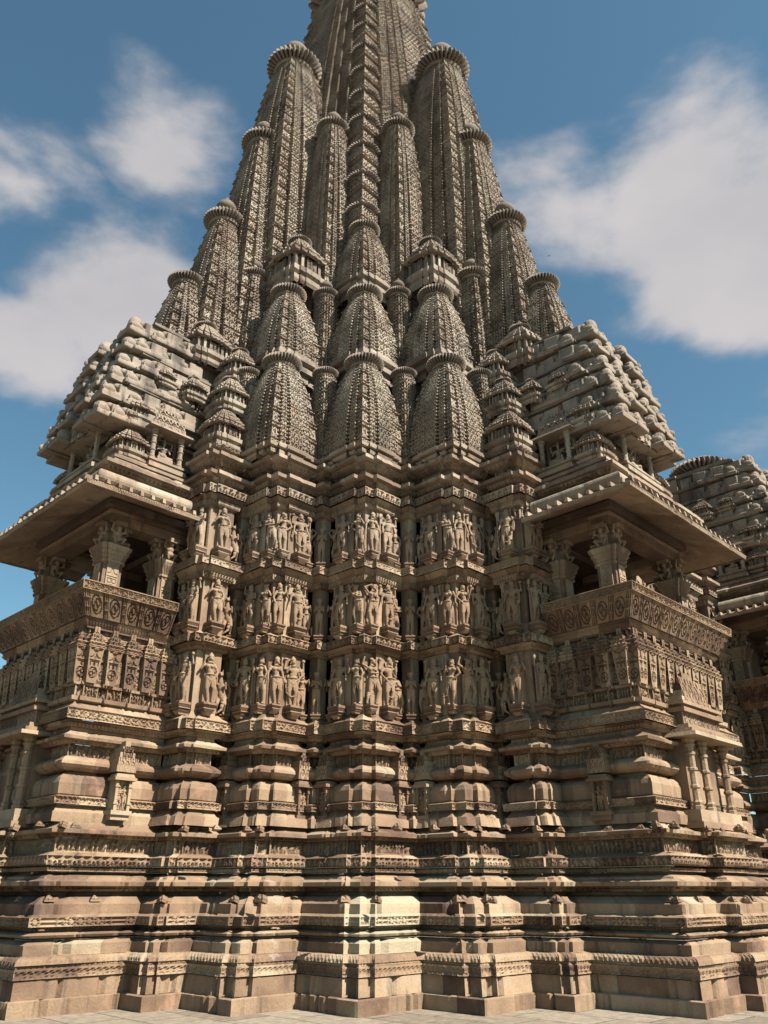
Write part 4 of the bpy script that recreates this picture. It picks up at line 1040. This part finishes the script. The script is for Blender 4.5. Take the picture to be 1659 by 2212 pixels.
def balcony():
    root = empty('balcony', (0, 0, 0), TEMPLE)
    build_courses(B_LOWER+B_UPPER[:3], BP, root, k0=300)
    o = run('figure_rail', steps(BP, .42, .30, .05), [(4.64, -.02), (4.66, .05), (4.73, .06), (4.735, -.01), (4.93, -.01), (4.94, .06), (4.99, .06), (5.0, -.02)], root, pat='people2', amp=.06, dz=.015, ds=.015, joint=False, pz=(4.735, 4.93))
    # tall carved panels
    P2 = []; L_ = steps(BP, .34, .22, .11)
    run('carved_panel_wall', L_, [(4.98, -.02), (5.60, .03)], root, pat='panel', tw=.22, amp=.034, dz=.013, ds=.013, joint=False, margin=.012, seed=4, block=.2)
    run('panel_caps', L_, [(5.60, -.0), (5.605, .05), (5.64, .06), (5.66, .02), (5.70, .055), (5.74, .01), (5.78, .04), (5.81, -.02), (5.86, -.01), (5.90, -.06), (6.02, -.06)], root, dz=.02, ds=.03, joint=False, pat='gav', tw=.14, amp=.03)
    # leaning balustrade
    run('dotted_band', BP, [(6.0, -.1), (6.02, .04), (6.09, .10), (6.10, .07), (6.16, .10)], root, pat='rope', tw=.06, amp=.02, dz=.02, ds=.015, joint=False)
    BP2 = [(0, 5.28)]+BP[1:3]+[(-3.5, 5.28)]
    b1 = run('balustrade', BP2, [(6.16, .12), (6.565, .335)], root, pat='circ', tw=.40, amp=.042, dz=.012, ds=.012, pz=(6.16, 6.565), seed=2, block=1.2)
    run('scroll_band', BP2, [(6.565, .335), (6.57, .365), (6.735, .385)], b1, pat='scroll', tw=.20, amp=.032, dz=.012, ds=.012, pz=(6.57, 6.735), block=1.2) if False else None
    run('scroll_band', BP2, [(6.565, .335), (6.57, .365), (6.735, .385)], root, pat='scroll', tw=.20, amp=.032, dz=.012, ds=.012, pz=(6.57, 6.735), block=1.2)
    run('balustrade_top', BP2, [(6.735, .385), (6.745, .37), (6.745, .25), (6.55, .15), (6.1, -.05), (6.05, -.3)], root, dz=.1, ds=.3, joint=False)
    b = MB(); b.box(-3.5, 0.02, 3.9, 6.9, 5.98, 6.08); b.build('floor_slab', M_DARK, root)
    # pillars with stepped heads and figures carrying the beams
    for (u, v) in ((-.42, 6.47), (-3.08, 6.47), (-.42, 5.28), (-3.08, 5.28)):
        x, y = uv2xy(u, v); h = .225
        pp = [(u+h*a, v+h*c) for a, c in ((1, -.55), (1, .55), (.86, .55), (.86, .86), (.55, .86), (.55, 1), (-.55, 1), (-.55, .86), (-.86, .86), (-.86, .55), (-1, .55), (-1, -.55), (-.86, -.55), (-.86, -.86), (-.55, -.86), (-.55, -1), (.55, -1), (.55, -.86), (.86, -.86), (.86, -.55))]
        pl = sweep('pillar', pp, [(6.05, .0), (7.40, .0)], root, closed=True, pat='panel', tw=.25, amp=.016, dz=.014, ds=.014, joint=False, pz=(6.6, 7.4), margin=.01)
        sweep('pillar_head', pp, [(7.40, 0), (7.42, .03), (7.46, .035), (7.47, .0), (7.50, .02), (7.54, .05), (7.545, .02), (7.57, .04), (7.63, .085), (7.635, .05), (7.66, .07), (7.72, .105), (7.76, .11), (7.77, .04), (7.80, .02)], pl, closed=True, dz=.02, ds=.03, joint=False, pat='rope', tw=.05, amp=.01)
        for f in (0, 90, 180, 270):
            du, dv = {0: (0, .19), 90: (.19, 0), 180: (0, -.19), 270: (-.19, 0)}[f]
            place(DW, 'bracket_figure', pl, u+du, v+dv, 7.79, .47, f)
        bb = MB(); bb.box(u-.12, u+.12, v-.12, v+.12, 7.78, 8.24); bb.box(u-.34, u+.34, v-.12, v+.12, 8.17, 8.26); bb.box(u-.12, u+.12, v-.34, v+.34, 8.165, 8.255); bb.build('pillar_core', M_ST, pl)
    b = MB()
    for (u0, u1, v0, v1) in ((-3.3, -.2, 6.27, 6.67), (-.62, -.22, 4.4, 6.27), (-3.28, -2.88, 4.4, 6.27)): b.box(u0, u1, v0, v1, 8.24, 8.56)
    for (u0, u1, v0, v1) in ((-3.34, -.16, 6.24, 6.72), (-.66, -.17, 4.4, 6.24), (-3.33, -2.84, 4.4, 6.24)): b.box(u0, u1, v0, v1, 8.44, 8.50)
    b.build('beam', M_ST, root)
    b = MB(); b.box(-3.4, -.1, 4.3, 6.8, 8.56, 8.7); b.build('ceiling', M_DARK, root)  # ceiling stone coloured darker in place of shade
    # sloping eave
    EP = [(0, 5.30), (0, 6.887), (-3.5, 6.887), (-3.5, 5.30)]; BQ = EP
    e = run('eave', EP, [(8.80, -.28), (8.60, .18), (8.40, .74), (8.395, .80), (8.36, .80), (8.365, .825), (8.44, .84), (8.455, .80), (8.49, .76), (8.66, .28), (8.68, .08)], root, pat=None, dz=.04, ds=.1, joint=True, block=.9)
    e2 = run('eave_lip', EP, [(8.375, .83), (8.44, .845)], e, pat='teethd', tw=.055, amp=.03, dz=.012, ds=.012, joint=False)
    b = MB()      # flutes along the lip
    for i in range(22):
        u = .70-i*.235
        if u > -4.2: b.box(u-.035, u+.035, 7.55, 7.735+.01*math.sin(i*7), 8.46, 8.565-.012*(i % 3), .8)
    for i in range(12):
        v = 7.55-i*.235
        if v > 5.35: b.box(.66, .85-.01*math.sin(i*5), v-.035, v+.035, 8.46, 8.565-.012*(i % 2), .8)
    b.build('eave_flute', M_ST, e)
    # rounded roll, diamond frieze and cornices above
    cc = [(8.82+.155*math.sin(a), .33+.16*math.cos(a)) for a in np.linspace(-1.9, 1.9, 12)]
    run('rounded_moulding', BQ, [(8.67, .12)]+cc+[(8.97, .16)], root, dz=.05, ds=.1, block=1.6, smooth=False)
    run('diamond_frieze', BP, [(8.90, .06), (9.16, .06)], root, pat='diamond', tw=.20, amp=.06, dz=.015, ds=.015)
    run('curl_band', BP, [(9.16, .08), (9.17, .16), (9.25, .18)], root, pat='curl', tw=.11, amp=.05, dz=.018, ds=.018)
    run('cornice', BP, [(9.25, .18), (9.255, .27), (9.33, .27), (9.40, .10), (9.46, .02), (9.52, .0), (9.53, -.04)], root, dz=.04, ds=.06, erode=.04)
    run('ledge', BP, [(9.53, -.04), (9.54, .02), (9.60, .02), (9.62, -.10), (9.70, -.12), (9.72, -.3), (9.73, -.6)], root, dz=.05, ds=.08)
    return root
SPX = [(a, b) for a, b in SPL]
def kuta(par, u, v, z, w, h, pat='diamond', top=True, name='miniature_shrine', pot_=True):
    """miniature shrine: flared foot, carved body, eave, stepped bell roof with ribbed disc and ball"""
    r = w; pl = [(a*r, b*r) for a, b in SPL]; x, y = uv2xy(u, v)
    q = h
    body = sweep(name, pl, [(0, -.02), (.04*q, .03), (.10*q, .04), (.13*q, -.02), (.17*q, .06), (.24*q, .07), (.25*q, .0)], par, closed=True, center=(1, 1), dz=.04, ds=.05, joint=False, seed=int(u*97+v*31) % 50)
    o2 = sweep('carved_band', pl, [(.25*q, -.03), (.48*q, -.03)], body, closed=True, center=(1, 1), dz=.014, ds=.014, joint=False, pat=pat, tw=.16, amp=.05)
    zk = [.48, .485, .53, .56, .57]; sk = [.98, 1.16, 1.17, .98, .9]; zz = .575
    for s_ in (1.0, .80, .62, .44): zk += [zz, zz+.006, zz+.035, zz+.06, zz+.062]; sk += [s_*.90, s_*1.06, s_*1.05, s_*.94, s_*.82]; zz += .085
    roof = sweep('stepped_roof', pl, [(a_*q, 0) for a_ in zk], body, closed=True, center=(1, 1), dz=.03, ds=.03, joint=False, pat='gav', tw=.12, amp=.02, capz=True,
                 scale=lambda z: float(np.interp(z/q, zk, sk)))
    body.location = (x, y, z)
    d = ribbed_disc(body); d.location = (0, 0, zz*q-.02); d.scale = (r*.55, r*.55, r*.5)
    if pot_: f = pot(body); f.location = (0, 0, zz*q+r*.28); f.scale = (r*.5,)*3
    return body
def niche(par, u, v, z, wd, h, front=True, figs=1, dep=.35, name='pillared_niche', ped=True):
    """niche with ringed pillars, sloping eave and a pierced pediment; front: faces +V, else +U"""
    def P(a, c): return (u+a, v+c) if front else (u+c, v+a)
    b = MB(); BK = rng.random(3)
    def bx(a0, a1, c0, c1, z0, z1, t=1.):
        p, q = P(a0, c0), P(a1, c1); b.box(min(p[0], q[0]), max(p[0], q[0]), min(p[1], q[1]), max(p[1], q[1]), z0, z1, t, blk=BK)
    H = h
    bx(-wd*.62, wd*.62, -dep, .16, z-.22, z-.12); bx(-wd*.56, wd*.56, -dep, .10, z-.12, z-.05); bx(-wd*.6, wd*.6, -dep, .13, z-.05, z)
    bx(-wd*.5, wd*.5, -dep-.3, -dep, z, z+H)                           # back
    root = b.build(name, M_ST, par)
    for s_ in (-1, 1):
        for c_, r_ in ((.02, .052), (-dep+.05, .045)): b = MB(); x, y = uv2xy(*P(s_*wd*.46, c_)); ringed_pillar(b, x, y, z, z+H, r_); b.build('pillar', M_ST, root)
    b = MB()
    for (o_, z0, z1) in ((.16, .02, .07), (.09, .07, .12), (.02, .12, .17)): bx(-wd*.55-o_, wd*.55+o_, -dep, .06+o_, z+H+z0-.02, z+H+z1-.02, .93)
    b.build('eave', M_ST, root)
    if ped:
        b = MB(); zz = z+H+.15
        for k in range(6):
            w_ = wd*.56*(1-.14*k); bx(-w_, w_, -dep-.1, .05-.045*k, zz+.115*k, zz+.115*k+.10, .96)
        pb = b.build('pediment', M_ST, root)
        for k in range(3):
            w_ = wd*.5*(1-.28*k); c0 = .065-.09*k
            a, e = (P(w_, c0), P(-w_, c0)) if front else (P(-w_, c0), P(w_, c0))
            sweep('pediment_front', [a, e], [(zz+.23*k, 0), (zz+.23*k+.23, -.02)], root, pat='gav', tw=.19, amp=.07, dz=.014, ds=.014, joint=False)
    if figs:
        U, V = P(0, -.12); place(SEAT, 'seated_figure', root, U, V, z+.10, h*.88, 0 if front else 90)
    return root
def gable_block(b, u, v, z, s, front=True, blk=None):
    """roof block: stepped profile with a raised horseshoe ear, seen in profile along the slope"""
    for pr, w_ in (([(0, 0), (.36, 0), (.44, .09), (.36, .15), (0, .16)], .20*s), ([(0, .14), (.27, .14), (.24, .30), (.30, .34), (.13, .42), (0, .42)], .125*s)):
        vs = []; jit = random.uniform(-.02, .02)
        for sd_ in (-1, 1):
            for (a, c) in pr:
                U, V = (u+sd_*w_+jit, v+a*s) if front else (u+a*s, v+sd_*w_+jit); x, y = uv2xy(U, V); vs.append((x, y, z+c*s))
        n = len(pr); f = [[i, (i+1) % n, n+(i+1) % n, n+i] for i in range(n)]
        if not front: f = [q[::-1] for q in f]
        e1, e2 = list(range(n)), list(range(n, 2*n))[::-1]
        f += [e1[::-1], e2[::-1]] if front else [e1, e2]
        b.add(vs, f, blk)
M_ROOF = stone('roof_sandstone', dirt=1.5, dark=.22)
def roof():
    root = empty('stepped_roof', (0, 0, 0), TEMPLE); rr = random.Random(4)
    niche(root, -1.75, 6.72, 9.93, 1.25, .78, True, 1); niche(root, -.22, 5.62, 9.93, .72, .72, False, 1, dep=.3)
    kuta(root, -.52, 6.36, 9.74, .33, .92); kuta(root, -2.98, 6.36, 9.74, .33, .92)
    kuta(root, -.55, 6.25, 10.66, .30, .84); kuta(root, -2.95, 6.25, 10.66, .30, .84); kuta(root, -.42, 5.05, 11.75, .27, .80); kuta(root, -.52, 5.75, 11.9, .22, .62)
    b = MB()
    def tier_(i): return (9.7+i*.50, (.52 if i < 2 else .40+.05*(i-2)), (6.15 if i < 2 else 6.62-.115*(i-2)))
    for i in range(8):
        z, ins, fr = tier_(i)
        b.box(-3.5+ins, -ins, 3.6, fr, z, z+.51)
        b.box(-3.5+ins-.10, -ins+.10, 3.6, fr+.10, z+.36, z+.42)
    b.build('roof_tier', M_DARK, root)
    for i in range(2, 8):
        z, ins, fr = tier_(i); z += .42-.50
        nb_ = 2 if i < 3 else (3 if i < 5 else 4)
        def blk_(u, v, zz, sc_):
            o = place(rr.choice(RB), 'gable_block', root, u+rr.uniform(-.02, .02), v+rr.uniform(-.03, .03), zz+rr.uniform(-.02, .02), sc_, 0+rr.uniform(-4, 4)); o.rotation_euler.x = R(rr.uniform(-4, 4)); return o
        for k in range(nb_):       # along the side
            v = fr-.05-k*.52-.26*(i % 2)
            if k < 3 and rr.random() < .97: blk_(-ins-.10, v, z-.02, rr.uniform(1.0, 1.18)); blk_(-3.5+ins+.1, v, z-.02, 1.05)
        nf = 5
        for k in range(nf):      # across the front
            if k in (2,): continue
            u = -ins-.22-(3.06-2*ins)*k/(nf-1); blk_(u, fr+.22, z, rr.uniform(1.0, 1.2))
        w2 = .66-.04*i
        sweep('pierced_gable', [(-1.75+w2, fr+.38), (-1.75-w2, fr+.38)], [(z-.05, 0), (z+.46, -.06)], root, pat='gav', tw=.30, amp=.1, dz=.02, ds=.02, joint=False)
        m = MB(); m.box(-1.75-w2, -1.75+w2, fr-.1, fr+.33, z-.05, z+.42); m.build('gable_block', M_ROOF, root)
    b = MB(); b.box(-1.75-.7, -1.75+.7, 3.8, 5.75, 13.7, 13.95); b.box(-1.75-.45, -1.75+.45, 3.8, 5.55, 13.95, 14.2); b.build('roof_tier', M_ST, root)
    # lattice wall between roof and tower
    b = MB(); b.box(-3.0, -.55, 3.0, 4.3, 9.5, 13.7); b.box(-3.1, -.45, 3.0, 4.35, 13.1, 13.25); b.box(-3.05, -.35, 3.2, 4.7, 12.2, 12.3); b.box(-3.05, -.25, 3.2, 4.9, 11.55, 11.63); b.build('roof_core', M_ST, root)
    sweep('lattice_panel', [(-.54, 3.55), (-.54, 4.28)], [(12.45, 0), (12.85, 0)], root, pat='dots', tw=.12, amp=.05, dz=.012, ds=.012, joint=False)
    return root
def base_niche():
    """tall pillared niche on the front of the balcony base"""
    root = empty('base_niche', (0, 0, 0), TEMPLE)
    U0, U1, V_ = -2.55, -.95, 6.9
    b = MB(); b.box(U0-.1, U1+.1, V_-.1, 7.35, 2.60, 2.70); b.box(U0, U1, V_-.1, 7.28, 2.45, 2.6); b.box(U0-.04, U1+.04, V_-.1, 7.30, 2.70, 2.90); b.box(U0+.05, U1-.05, V_-.1, 7.02, 2.9, 4.10)
    b.build('niche_body', M_ST, root)
    for u in (U0+.12, U1-.12, U1-.62):
        b = MB(); x, y = uv2xy(u, 7.20); ringed_pillar(b, x, y, 2.9, 4.12, .07, 8); b.build('pillar', M_ST, root)
    for pl in ([(U1-.04, 6.9), (U1-.04, 7.12)], [(U1-.12, 7.05), (U1-.55, 7.05)], [(U0+.55, 7.05), (U0+.12, 7.05)]):
        sweep('lattice_panel', pl, [(2.95, 0), (4.05, 0)], root, pat='dots', tw=.11, amp=.04, dz=.014, ds=.014, joint=False, pz=(2.95, 3.06))
    b = MB(); 
    for o_, z0, z1 in ((.20, 4.12, 4.19), (.10, 4.19, 4.27), (.0, 4.27, 4.36)): b.box(U0-o_, U1+o_, V_-.1, 7.30+o_, z0, z1, .97)
    b.box(U0+.05, U1-.05, V_-.1, 7.2, 4.36, 4.72); b.box(U0-.02, U1+.02, V_-.1, 7.28, 4.58, 4.66); b.box(U0-.02, U1+.02, V_-.1, 7.28, 4.72, 4.78)
    b.build('eave', M_ST, root)
    sweep('diamond_frieze', [(U1-.04, V_), (U1-.04, 7.21), (U0+.04, 7.21), (U0+.04, V_)], [(4.37, .0), (4.57, .0)], root, pat='diamond', tw=.2, amp=.05, dz=.015, ds=.015, joint=False)
    b = MB()
    for k in range(5): b.box(-1.75-.62+.1*k, -1.75+.62-.1*k, V_-.1, 7.18-.03*k, 4.78+.13*k, 4.78+.13*k+.12, .97)
    b.build('pediment', M_ST, root)
    sweep('pediment_front', [(-1.75+.5, 7.20), (-1.75-.5, 7.20)], [(4.79, 0), (5.30, -.1)], root, pat='gav', tw=.25, amp=.06, dz=.014, ds=.014, joint=False)
    return root
BAL = balcony(); ROOF = roof(); BN = base_niche()
def mirror_tree(o, parent):
    if o.type == 'EMPTY':
        c = bpy.data.objects.new(o.name.split('.')[0], None); col.objects.link(c); c.parent = parent; c.location = (-o.location.x, o.location.y, o.location.z)
    elif o.scale.x != 1 or o.rotation_euler.z != 0 or o.data in (_disc, _pot):
        c = bpy.data.objects.new(o.name.split('.')[0], o.data); col.objects.link(c); c.parent = parent
        c.location = (-o.location.x, o.location.y, o.location.z); c.rotation_euler = (0, 0, -o.rotation_euler.z); c.scale = (-o.scale.x, o.scale.y, o.scale.z)
    else: c = mirror_copy(o, parent)
    for ch in [q for q in o.children]: mirror_tree(ch, c)
    return c
def copy_tree(o, parent, off=(0, 0, 0)):
    c = o.copy(); col.objects.link(c); c.parent = parent; c.location = Vector(o.location)+Vector(off)
    for ch in [q for q in o.children]: copy_tree(ch, c)
    return c
for t, off in ((BAL, -.16), (ROOF, -.2), (BN, -.08)): mt = mirror_tree(t, TEMPLE); mt.location.x += off
dx, dy = uv2xy(-9, 0); ax, ay = uv2xy(0, 0); OFF = (dx-ax, dy-ay, 0)
BAL2 = copy_tree(BAL, TEMPLE, OFF); ROOF2 = copy_tree(ROOF, TEMPLE, OFF)
b = MB(); b.box(-12.4, -9.1, 1., 4.95, 5.8, 9.6); b.build('inner_wall', M_DARK, TEMPLE)  # closes the second balcony's interior; its gloom is in the colour
_x, _y = uv2xy(-10.75, 4.7); d = ribbed_disc(ROOF2); d.location = Vector((_x, _y, 13.95))-Vector(ROOF2.location); d.scale = (.95, .95, 1.0)
# bay between the two balconies on the right, and the hall behind
def side_wall():
    root = empty('carved_bay', (0, 0, 0), TEMPLE)
    pl = [(-3.5, 5.05), (-4.1, 5.05), (-4.1, 4.5), (-4.6, 4.5), (-4.6, 4.9), (-7.9, 4.9), (-7.9, 4.5), (-8.4, 4.5), (-8.4, 5.05), (-9.0, 5.05)]
    build_courses(B_LOWER+B_UPPER, pl, root, k0=500, fine=1.4)
    for z, h in ROWS:
        for u, v in ((-3.72, 5.13), (-3.97, 5.13), (-5.0, 4.98), (-5.6, 4.98), (-6.25, 4.98), (-6.9, 4.98), (-7.5, 4.98), (-8.55, 5.13), (-8.85, 5.13)):
            place(FIG[sr.choice((0, 1, 2, 3, 6, 7))], 'statue', root, u, v, z, h, 5); bracket(root, u, v, z, 0, .28)
    return root
side_wall()
def hall():
    root = empty('hall_roof', (0, 0, 0), TEMPLE); rr = random.Random(8)
    b = MB()
    for i in range(7): b.box(-13.5+.3*i, -3.2-.5*i, -8+.3*i, 4.6-.28*i, 10.1+.5*i, 10.65+.5*i); b.box(-13.4+.3*i, -3.1-.5*i, -8+.3*i, 4.7-.28*i, 10.5+.5*i, 10.56+.5*i)
    b.build('roof_tier', M_DARK, root)
    for i in range(1, 7):
        for k in range(13):
            u = -3.5-.5*i-.62*k
            if u < -12.5: break
            place(rr.choice(RB), 'gable_block', root, u, 4.65-.28*i, 10.1+.5*i, rr.uniform(1.15, 1.35), rr.uniform(-4, 4))
    return root
hall()
# shrines standing on the small bays and beside the bell spires
for s_ in (1, -1):
    def K(u, v, *a, **k):
        if s_ < 0: u, v = v, u
        return kuta(TEMPLE, u, v, *a, **k)
    K(.18, 4.72, 10.32, .42, 1.25, pat='people2'); K(-.02, 4.52, 11.45, .38, 1.15, pat='people2', pot_=False); 
    K(-.30, 4.15, 12.55, .40, .0+1.2, pat='people2', pot_=False)
    b = MB()
    if s_ > 0: b.box(-1.6, -.1, 3.2, 4.6, 10.2, 12.7); b.box(-1.6, .35, 2.2, 4.2, 10.2, 12.4)
    else: b.box(3.2, 4.6, -1.6, -.1, 10.2, 12.7); b.box(2.2, 4.2, -1.6, .35, 10.2, 12.4)
    b.build('spire_block', M_ST, TEMPLE)
    # pavilions between the rows of spires
    for (x, yc, z, w_, h) in ((1.84, 17.45, 16.2, .62, 2.1), (3.95, 16.5, 13.05, .52, 1.5)):
        X = s_*x-.12; U = (-X-yc+Y0)*Q; V = (X-yc+Y0)*Q
        kuta(TEMPLE, U, V, z, w_, h, pat='people2')

# a bird far off in the sky, right of the spires
def bird():
    b = MB(); b.cap((-.13, 0, 0), (.13, 0, .02), .05, .03); b.ell((.2, 0, .03), (.06, .04, .04), 8, 6)
    for s_ in (-1, 1):
        b.add([(-.06, 0, .03), (.08, 0, .03), (.05, s_*.26, .13), (-.05, s_*.26, .13), (-.04, s_*.52, .04), (.0, s_*.52, .04), (-.06, 0, .015), (.08, 0, .015)],
              [[0, 1, 2, 3], [3, 2, 5, 4], [6, 7, 2, 3]])
    b.add([(-.13, -.02, 0), (-.13, .02, 0), (-.3, .07, .0), (-.3, -.07, .0), (-.13, 0, .02)], [[0, 1, 2, 3], [4, 1, 2], [4, 0, 3]])
    m = bpy.data.materials.new('bird_feathers'); m.use_nodes = True; m.node_tree.nodes['Principled BSDF'].inputs['Base Color'].default_value = (.03, .03, .035, 1)
    o = b.build('bird', m); d = Vector(pdir(1186, 553)); o.location = Vector(cam.location)+d*150; o.rotation_euler = (R(20), 0, R(35))
    o['label'] = 'tiny dark bird flying against the cloud to the right of the spires'; o['category'] = 'bird'
bird()
